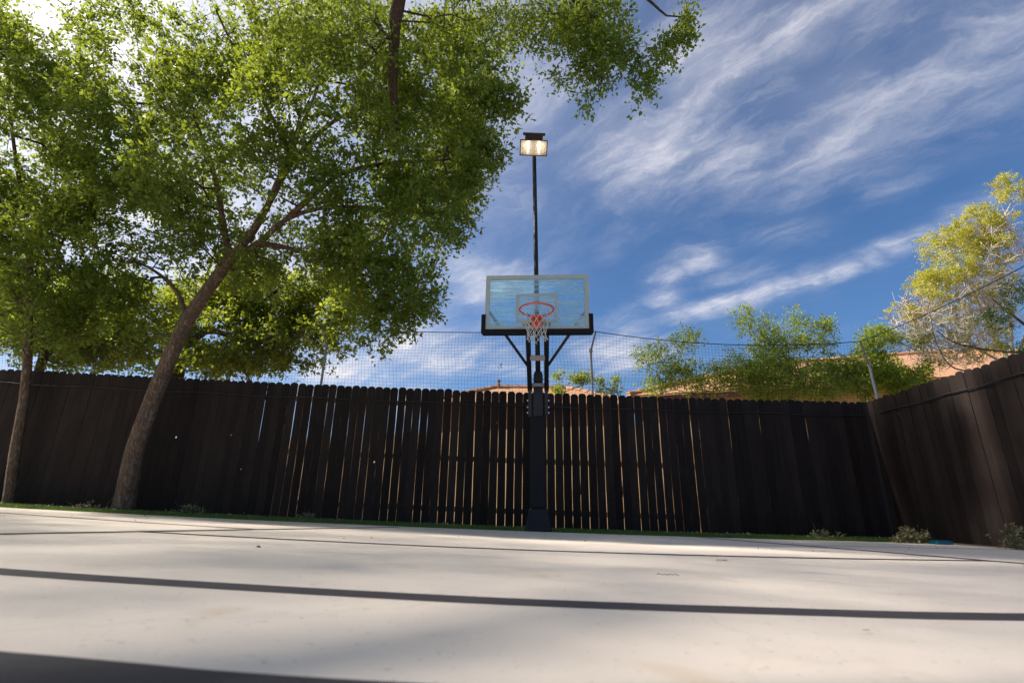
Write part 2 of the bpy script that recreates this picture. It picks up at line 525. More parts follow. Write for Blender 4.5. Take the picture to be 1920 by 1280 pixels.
COURT_Y = 8.12
tag(sheet('ground', XS, -400, 4000, -0.045, M['soil']), kind='structure')
cxs = [x * 0.5 for x in range(-26, 13)] + [6.3]
court = tag(sheet('court', cxs, -9, COURT_Y, 0.0, M['court'], 0.05), kind='structure')


def strip(name, pts, w, m, parent, dz=0.004):
    """painted line following the ground; wobbling edges"""
    P = []
    for (a, b) in zip(pts[:-1], pts[1:]):
        n = max(2, int((Vector(b) - Vector(a)).length / 0.12))
        P += [Vector(a).lerp(Vector(b), i / n) for i in range(n)]
    P.append(Vector(pts[-1]))
    vs, fs = [], []
    for i, p in enumerate(P):
        d = (P[min(i + 1, len(P) - 1)] - P[max(i - 1, 0)]).normalized()
        q = Vector((-d.y, d.x))
        for s in (-1, 1):
            ww = w / 2 * (1 + 0.03 * noise.noise(Vector((p.x * 9 + s * 5, p.y * 9, 0))))
            c = p + q * s * ww
            vs.append((c.x, c.y, gz(c.x) + dz))
    for i in range(len(P) - 1):
        fs.append((2 * i, 2 * i + 1, 2 * i + 3, 2 * i + 2))
    mb = MB()
    mb.add(vs, [tuple(reversed(f)) for f in fs])
    return mb.build(name, m, parent)


def curve(pts, n=8):
    """gentle Catmull-Rom through painted points"""
    out = []
    p = [Vector(pts[0])] + [Vector(q) for q in pts] + [Vector(pts[-1])]
    for i in range(1, len(p) - 2):
        for k in range(n):
            u = k / n
            a, b, c, d = p[i - 1], p[i], p[i + 1], p[i + 2]
            out.append(0.5 * (2 * b + (c - a) * u + (2 * a - 5 * b + 4 * c - d) * u * u + (3 * b - a - 3 * c + d) * u ** 3))
    out.append(p[-1])
    return out


W = 0.115
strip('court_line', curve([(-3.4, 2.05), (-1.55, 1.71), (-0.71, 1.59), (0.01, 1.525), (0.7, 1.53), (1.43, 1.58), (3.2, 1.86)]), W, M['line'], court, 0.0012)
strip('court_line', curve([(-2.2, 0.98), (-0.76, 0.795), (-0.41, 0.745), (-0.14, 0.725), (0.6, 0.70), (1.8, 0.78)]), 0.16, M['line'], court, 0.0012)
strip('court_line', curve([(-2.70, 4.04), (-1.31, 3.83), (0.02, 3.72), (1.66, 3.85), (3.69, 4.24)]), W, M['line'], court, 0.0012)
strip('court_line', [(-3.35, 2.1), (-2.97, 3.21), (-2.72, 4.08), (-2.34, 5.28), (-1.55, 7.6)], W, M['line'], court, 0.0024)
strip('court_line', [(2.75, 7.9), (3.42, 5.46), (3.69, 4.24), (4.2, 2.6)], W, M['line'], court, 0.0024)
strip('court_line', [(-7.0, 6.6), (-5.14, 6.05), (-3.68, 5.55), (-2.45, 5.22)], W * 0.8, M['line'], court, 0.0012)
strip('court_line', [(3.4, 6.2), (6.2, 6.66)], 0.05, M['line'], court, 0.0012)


# ------------------------------------------------------------------ leaf meshes
def quads_mesh(name, V, rnd, m, parent=None, kind=None):
    """V: (n,4,3) leaf quads -> one mesh with a face attribute 'rnd'"""
    n = len(V)
    me = bpy.data.meshes.new(name)
    me.vertices.add(n * 4)
    me.vertices.foreach_set('co', np.ascontiguousarray(V, dtype=np.float32).ravel())
    me.loops.add(n * 4)
    me.loops.foreach_set('vertex_index', np.arange(n * 4, dtype=np.int32))
    me.polygons.add(n)
    me.polygons.foreach_set('loop_start', np.arange(0, n * 4, 4, dtype=np.int32))
    at_ = me.attributes.new('rnd', 'FLOAT', 'FACE')
    at_.data.foreach_set('value', np.asarray(rnd, dtype=np.float32))
    me.materials.append(m)
    me.update(calc_edges=True)
    me.validate()
    o = link(name, me, None, parent)
    if kind:
        o['kind'] = kind
    return o


def unit(a):
    return a / np.maximum(np.linalg.norm(a, axis=-1, keepdims=True), 1e-9)


def leaf_quads(P, D, L, Wd, up=0.35):
    """leaf rhombs at P pointing along D"""
    n = len(P)
    D = unit(D)
    r = RNG.normal(size=(n, 3))
    r[:, 2] += up
    S = unit(np.cross(D, r))
    Nn = np.cross(S, D)
    L = L[:, None]
    Wd = Wd[:, None]
    a = P
    tip = P + D * L - Nn * L * 0.10
    l = P + D * L * 0.45 + S * Wd * 0.5 + Nn * L * 0.07
    rr = P + D * L * 0.45 - S * Wd * 0.5 + Nn * L * 0.07
    return np.stack([a, rr, tip, l], axis=1)


def spray(C, dirs, R, per, size, aspect=0.52, twigs=7, flat=0.75, droop=0.0, along=0.9):
    """leafy sprays round the cluster centres C: small twigs, leaves along them"""
    n = len(C)
    k = twigs
    R = np.broadcast_to(np.asarray(R, float), (n,))
    T = RNG.normal(size=(n, k, 3)) * np.array([1, 1, flat]) + dirs[:, None, :] * along
    T[..., 2] -= droop
    T = unit(T) * R[:, None, None] * RNG.uniform(0.55, 1.15, size=(n, k, 1))
    m = max(1, per // k)
    u = RNG.uniform(0.12, 1.05, size=(n, k, m, 1))
    P = C[:, None, None, :] + T[:, :, None, :] * u + RNG.normal(size=(n, k, m, 3)) * 0.022
    D = unit(T)[:, :, None, :] * 0.7 + RNG.normal(size=(n, k, m, 3)) * 0.75
    P = P.reshape(-1, 3)
    D = D.reshape(-1, 3)
    L = size * RNG.uniform(0.5, 1.45, size=len(P))
    base = np.repeat(RNG.uniform(0, 1, size=n), k * m)
    rnd = np.clip(0.65 * base ** 1.4 + 0.35 * RNG.uniform(0, 1, len(P)), 0, 1)
    return leaf_quads(P, D, L, L * aspect), rnd


# ------------------------------------------------------------------ tree builder
class Tree:
    def __init__(self, name, loc, label, cat='tree', group=None):
        self.root = empty(name, loc)
        tag(self.root, label, cat, group)
        self.o = Vector(loc)
        self.pos, self.par, self.rad, self.limb = [], [], [], []

    def limb_line(self, pts, r0, r1, n=5):
        """a hand-placed limb; starts at the nearest existing node"""
        P = [Vector(p) for p in pts]
        Q = []
        ext = [P[0] * 2 - P[1]] + P + [P[-1] * 2 - P[-2]]
        for i in range(1, len(ext) - 2):
            for k in range(n):
                u = k / n
                a, b, c, d = ext[i - 1:i + 3]
                Q.append(0.5 * (2 * b + (c - a) * u + (2 * a - 5 * b + 4 * c - d) * u * u + (3 * b - a - 3 * c + d) * u ** 3))
        Q.append(P[-1])
        par = -1
        if self.pos:
            A = np.array(self.pos)
            par = int(np.argmin(((A - np.array(Q[0])) ** 2).sum(1)))
            if (Vector(self.pos[par]) - Q[0]).length < 0.05:
                Q = Q[1:]
        L = len(Q)
        for i, q in enumerate(Q):
            self.pos.append(tuple(q))
            self.par.append(par)
            self.rad.append(r0 + (r1 - r0) * i / max(1, L - 1))
            self.limb.append(True)
            par = len(self.pos) - 1

    def grow(self, C, step=0.45, twig=0.005, sag=0.12, power=2.4, wander=0.16):
        C = np.asarray(C)
        nl = len(self.pos)
        first = 1 if nl < 6 else int(nl * 0.12) if nl < 30 else 4
        A = np.zeros((nl + len(C) * 14 + 10, 3))
        A[:nl] = self.pos
        cnt = nl
        d0 = np.sqrt(((C[:, None, :] - A[None, first:nl, :]) ** 2).sum(2)).min(1)
        self.ends, self.dirs = [], []
        for i in np.argsort(d0):
            c = C[i]
            dv = A[first:cnt] - c
            dist = np.sqrt((dv ** 2).sum(1)) + np.maximum(dv[:, 2], 0) * 0.5     # prefer to grow up and out
            j = int(np.argmin(dist)) + first
            a = Vector(A[j])
            e = Vector(c)
            gap = (e - a).length
            n = max(1, min(12, int(gap / step)))
            pj = self.par[j]
            pd = (a - Vector(self.pos[pj])).normalized() if pj >= 0 else Vector((0, 0, 1))
            mid = a.lerp(e, 0.45) + pd * gap * 0.18 + Vector((0, 0, sag * gap * 0.5))
            par = j
            for k in range(1, n + 1):
                u = k / n
                q = a * (1 - u) ** 2 + mid * 2 * u * (1 - u) + e * u * u
                if k < n:
                    q += Vector(RNG.normal(size=3)) * wander * min(gap / n, 0.5) * 0.5
                self.pos.append(tuple(q))
                self.par.append(par)
                self.rad.append(0.0)
                self.limb.append(False)
                A[cnt] = q
                par = cnt
                cnt += 1
            self.ends.append(i)
            self.dirs.append(tuple((e - Vector(self.pos[self.par[par]])).normalized()))
        # pipe-model radii
        N = len(self.pos)
        acc = np.zeros(N)
        has = np.zeros(N, bool)
        for i in range(N - 1, -1, -1):
            if not self.limb[i]:
                r = twig if not has[i] else acc[i] ** (1 / power)
                self.rad[i] = r
            p = self.par[i]
            if p >= 0:
                acc[p] += self.rad[i] ** power
                has[p] = True
        for i in range(N):
            p = self.par[i]
            if p >= 0 and not self.limb[i]:
                self.rad[i] = min(self.rad[i], self.rad[p] * 0.85)
        out = np.zeros_like(C)
        dd = np.zeros_like(C)
        for k, i in enumerate(self.ends):
            out[k] = C[i]
            dd[k] = self.dirs[k]
        return out, dd

    def wood(self, m, m2=None, knobby=0.0):
        N = len(self.pos)
        kids = [[] for _ in range(N)]
        for i, p in enumerate(self.par):
            if p >= 0:
                kids[p].append(i)
        starts = [i for i in range(N) if self.par[i] < 0]
        limb, twig = MB(), MB()
        stack = [(s, None) for s in starts]
        while stack:
            i, prev = stack.pop()
            chain = [] if prev is None else [prev]
            cur = i
            while True:
                chain.append(cur)
                ks = kids[cur]
                if not ks:
                    break
                same = [k for k in ks if self.limb[k] == self.limb[cur]]
                nxt = max(same or ks, key=lambda k: self.rad[k])
                if self.limb[cur] and not self.limb[nxt]:
                    stack += [(k, cur) for k in ks]
                    break
                stack += [(k, cur) for k in ks if k != nxt]
                cur = nxt
            isl = self.limb[chain[-1]]
            rs = [self.rad[k] for k in chain]
            if prev is not None:
                rs[0] = min(rs[0], rs[1] * 1.25)
            pts = [Vector(self.pos[k]) - self.o for k in chain]
            if len(pts) < 2:
                continue
            mx = max(rs)
            n = 14 if mx > 0.1 else 8 if mx > 0.04 else 5 if mx > 0.012 else 3
            if isl and knobby:
                rs = [r * (1 + knobby * noise.noise(Vector(p) * 2.3)) for r, p in zip(rs, pts)]
            (limb if isl else twig).tube(pts, rs, n, cap=False)
        limb.build('trunk', m, self.root, sm=True)
        if twig.f:
            twig.build('branches', m2 or m, self.root, sm=True)

    def crown(self, V, rnd, m, name='crown'):
        V = V - np.array(self.o)[None, None, :]
        return quads_mesh(name, V, rnd, m, self.root)


def blob_points(blobs, thin=0.0, nscale=0.75, shell=0.35):
    """cluster centres in the ellipsoids (photo x, y, rx, ry, depth, depth radius, count)"""
    out = []
    for (cx, cy, rx, ry, Y, rY, n) in blobs:
        k = 0
        tries = 0
        while k < n and tries < n * 6:
            tries += 1
            v = RNG.normal(size=3)
            v /= np.linalg.norm(v)
            v *= RNG.uniform(0, 1) ** shell
            p = at(cx + rx * v[0], cy + ry * v[1], Y + rY * v[2])
            if thin and noise.noise(p * nscale) + 0.35 * noise.noise(p * nscale * 2.7) < thin - 0.25:
                continue
            out.append(tuple(p))
            k += 1
    return np.array(out)


def base_at(x, y, Y):
    p = at(x, y, Y)
    return Vector((p.x, p.y, gz(p.x) - 0.02))


# ------------------------------------------------------------------ the leaning oak
def leaning_tree():
    b = base_at(228, 955, 8.75)
    t = Tree('leaning_oak_tree', b, 'large leaning oak with thick brown trunk growing in front of the dark fence')
    f = at(432, 484, 8.3)
    t.limb_line([b - Vector((0.02, 0, 0.1)), b + Vector((0.02, 0, 0.12)), at(255, 840, 8.7), at(296, 725, 8.6), at(352, 600, 8.45), f], 0.175, 0.100, 6)
    for i, k in enumerate((1.45, 1.36, 1.28, 1.21, 1.15, 1.10, 1.06, 1.03)):
        t.rad[i] *= k
    t.limb_line([f, at(420, 430, 8.2), at(404, 335, 8.0), at(372, 240, 7.7), at(330, 150, 7.4)], 0.068, 0.02)
    t.limb_line([f, at(470, 440, 8.2), at(505, 380, 8.0), at(548, 305, 7.7), at(628, 226, 7.3), at(720, 190, 6.9)], 0.078, 0.02)
    t.limb_line([f, at(486, 455, 8.2), at(536, 412, 8.1), at(606, 390, 8.0), at(704, 389, 7.9), at(790, 400, 7.8)], 0.062, 0.016)
    t.limb_line([at(505, 380, 8.0), at(560, 250, 8.8), at(600, 150, 9.6), at(620, 60, 10.2)], 0.06, 0.02)
    t.limb_line([at(536, 412, 8.1), at(600, 355, 7.8), at(642, 325, 7.7), at(725, 306, 7.5), at(830, 300, 7.3)], 0.055, 0.018)
    t.limb_line([at(372, 240, 7.7), at(300, 200, 7.9), at(200, 190, 8.1)], 0.045, 0.015)
    t.limb_line([at(548, 305, 7.7), at(525, 250, 7.5), at(480, 165, 7.2), at(442, 97, 6.9), at(405, 20, 6.5)], 0.040, 0.016)
    t.limb_line([at(352, 600, 8.45), at(330, 545, 8.6), at(285, 505, 8.9), at(225, 480, 9.1)], 0.045, 0.014)
    t.limb_line([at(486, 455, 8.2), at(560, 470, 8.5), at(660, 505, 8.7), at(740, 545, 8.8)], 0.050, 0.014)
    blobs = [(330, 235, 230, 160, 7.6, 1.6, 420), (560, 110, 260, 140, 6.8, 1.5, 420), (800, 250, 135, 130, 7.2, 1.3, 190),
             (845, 120, 120, 95, 6.8, 1.2, 150), (800, 380, 105, 95, 7.7, 1.2, 170), (700, 500, 150, 90, 8.5, 1.2, 230),
             (735, 590, 95, 70, 8.9, 0.9, 100), (520, 480, 140, 80, 8.6, 1.2, 150), (320, 420, 120, 95, 8.5, 1.2, 130),
             (590, 300, 130, 110, 7.6, 1.2, 120), (680, 400, 110, 80, 8.0, 1.2, 100), (150, 170, 120, 110, 8.0, 1.4, 130),
             (900, 320, 48, 62, 7.3, 0.6, 40), (930, 165, 55, 60, 6.9, 0.6, 45),
             (520, 70, 300, 110, 10.0, 1.6, 150), (790, 130, 150, 110, 9.8, 1.3, 120), (330, 330, 170, 120, 9.6, 1.0, 170), (760, 330, 110, 100, 9.4, 1.0, 120),
             (200, 330, 110, 70, 8.4, 1.0, 90), (850, 240, 85, 115, 8.9, 0.7, 190), (885, 300, 60, 80, 9.2, 0.6, 90), (240, 55, 110, 60, 7.2, 1.0, 90), (260, 545, 105, 85, 9.0, 0.7, 120), (855, 315, 75, 95, 10.9, 0.7, 60), (790, 220, 100, 90, 11.0, 0.8, 60)]
    C, D = t.grow(blob_points(blobs, 0.30, 1.15, 0.45), twig=0.0062)
    t.wood(M['bark'], M['dark_bark'], 0.10)
    V, r = spray(C, D, RNG.uniform(0.24, 0.50, len(C)), 46, 0.077, 0.54, droop=0.2, along=1.9)
    t.crown(V, r, M['oak_leaf'])


def slim_tree():
    b = base_at(14, 944, 8.95)
    t = Tree('slim_oak_tree', b, 'slimmer oak at the far left with a thin grey-brown trunk before the fence')
    f = at(54, 590, 8.8)
    t.limb_line([b - Vector((0, 0, 0.1)), b + Vector((0, 0, 0.1)), at(28, 850, 8.95), at(46, 740, 8.9), at(52, 660, 8.85), f], 0.092, 0.060, 6)
    t.limb_line([f, at(20, 545, 8.7), at(-30, 490, 8.5), at(-90, 430, 8.3)], 0.05, 0.018)
    t.limb_line([f, at(56, 500, 8.7), at(48, 400, 8.4), at(30, 300, 8.0), at(15, 180, 7.6)], 0.065, 0.02)
    t.limb_line([f, at(82, 540, 8.7), at(110, 470, 8.6), at(140, 400, 8.4)], 0.045, 0.015)
    blobs = [(60, 330, 150, 150, 8.3, 1.4, 260), (30, 540, 150, 120, 8.9, 1.2, 190), (150, 450, 100, 80, 8.8, 1.1, 120),
             (10, 160, 120, 90, 8.0, 1.2, 150), (0, 50, 60, 70, 7.6, 0.9, 90), (-20, 430, 90, 120, 8.8, 1.0, 120), (110, 330, 110, 90, 8.8, 1.0, 110), (-110, 300, 120, 260, 8.3, 1.4, 90), (140, 600, 80, 55, 9.0, 0.6, 60)]
    C, D = t.grow(blob_points(blobs, 0.30, 1.15, 0.45), twig=0.0062)
    t.wood(M['bark'], M['dark_bark'], 0.08)
    V, r = spray(C, D, RNG.uniform(0.24, 0.48, len(C)), 46, 0.077, 0.54, droop=0.2, along=1.9)
    t.crown(V, r, M['oak_leaf'])


def back_trees():
    p = at(345, 660, 12.6)
    b = Vector((p.x, p.y, gz(p.x)))
    t = Tree('back_oak_tree', b, 'dark limbed oak behind the fence, seen under the leaning oak')
    f = at(345, 650, 12.6)
    t.limb_line([b, b.lerp(f, 0.5), f], 0.20, 0.14)
    t.limb_line([f, at(390, 620, 12.4), at(445, 625, 12.2), at(500, 560, 12.0), at(560, 520, 11.8)], 0.10, 0.025)
    t.limb_line([f, at(360, 590, 12.5), at(380, 540, 12.3), at(400, 480, 12.0)], 0.09, 0.02)
    t.limb_line([f, at(300, 610, 12.6), at(240, 570, 12.7)], 0.07, 0.02)
    blobs = [(440, 570, 130, 90, 12.2, 1.6, 300), (570, 610, 95, 80, 12.0, 1.3, 190), (250, 590, 110, 75, 12.6, 1.3, 190),
             (400, 665, 150, 40, 12.4, 1.2, 170), (610, 560, 80, 70, 11.8, 1.2, 110)]
    C, D = t.grow(blob_points(blobs, 0.30, 1.15, 0.45), twig=0.0062)
    t.wood(M['dark_bark'], M['dark_bark'], 0.08)
    V, r = spray(C, D, RNG.uniform(0.28, 0.50, len(C)), 56, 0.094, 0.56, droop=0.1)
    t.crown(V, r, M['back_leaf'])
    p = at(90, 660, 13.5)
    b = Vector((p.x, p.y, gz(p.x)))
    t = Tree('back_elm_tree', b, 'yellow-green tree low behind the fence at the far left')
    f = at(90, 640, 13.5)
    t.limb_line([b, b.lerp(f, 0.5), f], 0.16, 0.10)
    t.limb_line([f, at(60, 560, 13.3), at(20, 480, 13.1)], 0.07, 0.02)
    t.limb_line([f, at(130, 580, 13.4), at(160, 500, 13.2)], 0.07, 0.02)
    blobs = [(110, 600, 130, 90, 13.4, 1.5, 300), (0, 560, 110, 130, 13.2, 1.5, 240), (170, 660, 120, 40, 13.5, 1.0, 130)]
    C, D = t.grow(blob_points(blobs, 0.30, 1.15, 0.45), twig=0.0062)
    t.wood(M['dark_bark'], M['dark_bark'], 0.08)
    V, r = spray(C, D, RNG.uniform(0.28, 0.50, len(C)), 56, 0.094, 0.56)
    t.crown(V, r, M['back_leaf'])


def overhead_tree():
    b = Vector((-5.4, 0.4, gz(-5.4)))
    t = Tree('overhanging_oak_tree', b, 'oak whose limbs hang into the top of the picture over the court')
    f = Vector((-4.9, 0.9, 3.6))
    t.limb_line([b, b + Vector((0.1, 0.1, 1.2)), Vector((-5.1, 0.7, 2.4)), f], 0.26, 0.19)
    t.limb_line([f, Vector((-3.6, 1.9, 5.6)), Vector((-2.2, 3.1, 6.7)), at(738, -60, 4.7), at(739, 60, 5.4), at(737, 160, 6.0), at(745, 255, 6.6)], 0.15, 0.045)
    t.limb_line([Vector((-2.2, 3.1, 6.7)), Vector((-0.6, 3.7, 7.0)), at(1040, -40, 4.9), at(1120, 40, 5.2), at(1150, 110, 5.4)], 0.08, 0.02)
    t.limb_line([at(1040, -40, 4.9), at(1180, -20, 4.9), at(1250, 30, 5.0)], 0.035, 0.012)
    t.limb_line([f, Vector((-6.2, 2.0, 5.6)), Vector((-7.4, 3.4, 7.2))], 0.13, 0.04)
    t.limb_line([f, Vector((-4.6, 1.4, 6.2)), Vector((-3.6, 2.6, 8.8))], 0.14, 0.04)
    vis = blob_points([(745, 190, 95, 90, 6.3, 0.7, 120), (650, 60, 130, 70, 5.6, 0.8, 90), (890, 40, 110, 55, 5.6, 0.7, 70)], 0.10)
    hang = blob_points([(1165, 65, 110, 85, 5.3, 0.6, 170), (1020, 40, 110, 60, 5.3, 0.6, 110), (1255, 40, 46, 40, 5.1, 0.3, 40),
                        (1100, 150, 55, 45, 5.4, 0.35, 26), (1190, 150, 35, 30, 5.4, 0.3, 12)], 0.10)
    # the rest of the crown is above and behind the picture
    hi = []
    for _ in range(5200):
        v = RNG.normal(size=3)
        v = v / np.linalg.norm(v) * RNG.uniform(0, 1) ** 0.4
        p = np.array([-4.0, 3.8, 8.2]) + v * np.array([7.0, 5.8, 2.0])
        if noise.noise(Vector(p) * 0.5) < -0.60:
            continue
        hi.append(p)
    hi = np.array(hi)
    x, y, z = to_px(hi)
    hi = hi[(z < 0.2) | (y < -70) | (x < -70) | (x > 1990)][:1100]
    C, D = t.grow(np.concatenate([vis, hang, hi]), step=0.5)
    t.wood(M['dark_bark'], M['dark_bark'], 0.08)
    x, y, z = to_px(C)
    inv = (z > 0.2) & (y > -60) & (x > -60) & (x < 1980)
    V1, r1 = spray(C[inv], D[inv], RNG.uniform(0.17, 0.30, inv.sum()), 42, 0.054, droop=0.3, along=1.5)
    V2, r2 = spray(C[~inv], D[~inv], RNG.uniform(1.1, 1.7, (~inv).sum()), 42, 0.095, twigs=14)
    x, y, z = to_px(V2.mean(1))
    ok = (z < 0.1) | (y < -25) | (x < -25) | (x > 1945)
    V2, r2 = V2[ok], r2[ok]
    t.crown(np.concatenate([V1, V2]), np.concatenate([r1, r2]), M['oak_leaf'])


def side_tree():
    b = Vector((-12.8, 5.2, gz(-11)))
    t = Tree('side_oak_tree', b, 'oak standing just outside the left edge whose shade falls over the court')
    t.limb_line([b, b + Vector((0.1, 0.1, 1.5)), b + Vector((0.3, 0, 3.4))], 0.22, 0.15)
    pts = []
    for _ in range(2600):
        v = RNG.normal(size=3)
        v = v / np.linalg.norm(v) * RNG.uniform(0, 1) ** 0.4
        p = np.array([-11.8, 4.2, 5.9]) + v * np.array([4.0, 5.4, 3.3])
        if noise.noise(Vector(p) * 0.6) > -0.2:
            pts.append(p)
    pts = np.array(pts)
    x, y, z = to_px(pts)
    pts = pts[(z < 0.2) | (x < -60) | (y < -60)][:700]
    C, D = t.grow(pts, step=0.6)
    t.wood(M['bark'], M['dark_bark'], 0.08)
    V, r = spray(C, D, RNG.uniform(0.7, 1.2, len(C)), 42, 0.095, twigs=14)
    x, y, z = to_px(V.mean(1))
    ok = (z < 0.1) | (y < -25) | (x < -25)
    t.crown(V[ok], r[ok], M['oak_leaf'])


# ------------------------------------------------------------------ shrubs and the pale tree beyond the fence
def shrub(name, label, x, y, Y, blobs, size, leaf, per=30, R=(0.12, 0.28), aspect=0.42, bark='dark_bark', stems=4, group=None, cat='shrub', sag=0.05, mult=2.5):
    p = at(x, y, Y)
    b = Vector((p.x, p.y, gz(p.x)))
    t = Tree(name, b, label, cat, group)
    for i in range(stems):
        a = 6.28 * i / stems + 0.4
        top = Vector((p.x + 0.35 * math.cos(a), p.y + 0.3 * math.sin(a), p.z - 0.35))
        t.limb_line([b + Vector((0.06 * math.cos(a), 0.06 * math.sin(a), 0)), b.lerp(top, 0.5) + Vector((0.1 * math.cos(a), 0, 0)), top], 0.03, 0.015)
    C, D = t.grow(blob_points([b_[:6] + (int(b_[6] * mult),) for b_ in blobs], 0.02, 1.2), step=0.3, twig=0.003, sag=sag)
    t.wood(M[bark], M[bark])
    if cat == 'plant':
        for ch in t.root.children:
            if ch.name.startswith('branches'):
                ch['kind'] = 'stuff'         # hair-thin twigs, too small to pick apart
    V, r = spray(C, D, RNG.uniform(R[0], R[1], len(C)), per, size, aspect)
    t.crown(V, r, M[leaf])
    return t


def shrubs():
    shrub('feathery_shrub', 'tall feathery green shrub rising behind the fence before the long tiled roof', 1470, 760, 10.6,
          [(1490, 715, 115, 45, 10.6, 0.6, 230), (1420, 690, 80, 45, 10.6, 0.5, 60), (1395, 610, 22, 36, 10.6, 0.2, 12), (1430, 625, 40, 40, 10.6, 0.3, 22),
           (1500, 620, 34, 40, 10.6, 0.3, 24), (1560, 608, 24, 22, 10.6, 0.2, 10), (1545, 640, 30, 30, 10.6, 0.3, 14), (1460, 650, 60, 30, 10.6, 0.3, 34)],
          0.066, 'bush_leaf', 26, (0.11, 0.25), 0.36)
    shrub('spreading_shrub', 'low spreading shrub with open sprays, right of the middle net post', 1300, 765, 10.8,
          [(1385, 700, 60, 36, 10.8, 0.4, 40), (1290, 640, 36, 24, 10.8, 0.25, 16), (1225, 668, 42, 26, 10.8, 0.25, 22), (1270, 690, 50, 30, 10.8, 0.3, 28), (1310, 715, 70, 28, 10.8, 0.4, 48),
           (1345, 660, 30, 24, 10.8, 0.2, 14), (1225, 725, 30, 16, 10.8, 0.3, 14)],
          0.064, 'bush_leaf', 24, (0.11, 0.24), 0.36)
    shrub('corner_shrub', 'leafy green shrub behind the right-hand net post at the fence corner', 1665, 765, 10.7,
          [(1600, 690, 50, 40, 10.7, 0.4, 50), (1650, 640, 38, 30, 10.7, 0.3, 34), (1690, 690, 60, 40, 10.7, 0.4, 70), (1620, 715, 40, 36, 10.7, 0.4, 48), (1725, 655, 40, 28, 10.7, 0.3, 26), (1700, 725, 40, 25, 10.7, 0.3, 30)],
          0.062, 'bush_leaf', 30, (0.12, 0.24), 0.45)
    shrub('young_shoots', 'small leafy shoots just over the fence left of the middle net post', 1065, 750, 10.0,
          [(1050, 706, 12, 10, 10.0, 0.1, 6), (1078, 718, 22, 14, 10.0, 0.15, 14), (1095, 708, 12, 14, 10.0, 0.1, 8), (1062, 732, 26, 8, 10.0, 0.15, 9)],
          0.058, 'bush_leaf', 18, (0.08, 0.15), 0.36, stems=1, cat='plant')
    shrub('young_shoots', 'small leafy shoots just over the fence right of the middle net post', 1140, 752, 10.0,
          [(1124, 720, 9, 14, 10.0, 0.1, 7), (1155, 720, 9, 16, 10.0, 0.1, 8), (1140, 734, 24, 6, 10.0, 0.1, 7)],
          0.058, 'bush_leaf', 18, (0.08, 0.14), 0.36, stems=1, cat='plant')
    # pale, half bare juniper in full sun
    b = Vector((10.9, 11.2, gz(9)))
    t = Tree('pale_juniper_tree', b, 'sunlit yellow-green juniper with bare pale twigs beyond the right fence')
    f = at(1900, 690, 11.0)
    t.limb_line([b, Vector((10.8, 11.1, 1.2)), f], 0.16, 0.09)
    t.limb_line([f, at(1850, 600, 10.8), at(1800, 500, 10.6), at(1765, 440, 10.5)], 0.040, 0.010)
    t.limb_line([f, at(1810, 640, 10.8), at(1740, 590, 10.7), at(1690, 560, 10.6)], 0.030, 0.008)
    t.limb_line([f, at(1890, 560, 10.8), at(1870, 450, 10.6), at(1905, 360, 10.4)], 0.038, 0.010)
    t.limb_line([f, at(1960, 520, 10.7), at(1990, 400, 10.5)], 0.035, 0.010)
    leafy = blob_points([(1785, 475, 66, 62, 10.6, 0.6, 165), (1840, 425, 46, 44, 10.5, 0.4, 90), (1750, 550, 48, 48, 10.6, 0.5, 80), (1900, 355, 42, 28, 10.4, 0.3, 46),
                         (1850, 510, 70, 60, 10.6, 0.6, 60), (1695, 595, 36, 28, 10.6, 0.3, 22), (1960, 420, 40, 80, 10.5, 0.4, 50), (1830, 600, 110, 50, 10.6, 0.6, 50), (1730, 520, 22, 20, 10.6, 0.2, 14),
                         (1790, 655, 110, 30, 10.6, 0.4, 30), (1890, 440, 40, 50, 10.5, 0.4, 26)], 0.32, 2.8)
    bare = blob_points([(1800, 600, 120, 80, 10.7, 0.7, 330), (1870, 490, 60, 90, 10.6, 0.6, 170), (1720, 600, 55, 50, 10.6, 0.4, 50), (1770, 660, 90, 30, 10.8, 0.5, 80)], 0.0)
    C, D = t.grow(np.concatenate([leafy, bare]), step=0.25, twig=0.0062, sag=0.05)
    t.wood(M['pale_bark'], M['pale_bark'])
    # which ends carry leaves
    d = ((C[:, None, :] - leafy[None, :, :]) ** 2).sum(2).min(1) < 1e-8
    V, r = spray(C[d], D[d], RNG.uniform(0.10, 0.19, d.sum()), 70, 0.040, 0.5, twigs=10)
    t.crown(V, r, M['juniper_leaf'])
    # fine bare sprays
    tw = MB()
    for c, dr in zip(C[~d], D[~d]):
        for _ in range(5):
            v = Vector(RNG.normal(size=3)) * 0.7 + Vector(dr) * 0.7
            v = (v + Vector((-0.25, 0, 0.3))).normalized() * random.uniform(0.15, 0.42)
            a = Vector(c) - t.o
            tw.tube([a, a + v * 0.5 + Vector(RNG.normal(size=3)) * 0.02, a + v], [0.0055, 0.0045, 0.0028], 3, cap=False)
    tw.build('bare_twigs', M['pale_bark'], t.root)
    # darker conifer boughs in front of it
    b = Vector((8.7, 8.7, gz(8.7)))
    t = Tree('dark_cedar_tree', b, 'dark shaded cedar boughs at the right edge before the pale juniper')
    f = at(1965, 640, 8.6)
    t.limb_line([b, b.lerp(f, 0.5), f], 0.12, 0.07)
    t.limb_line([f, at(1910, 600, 8.6), at(1860, 560, 8.6)], 0.03, 0.01)
    t.limb_line([f, at(1905, 660, 8.7), at(1800, 645, 8.8), at(1755, 620, 8.8)], 0.022, 0.006)
    t.limb_line([f, at(1880, 690, 8.7), at(1790, 690, 8.8), at(1755, 640, 8.9), at(1745, 590, 8.9)], 0.020, 0.006)
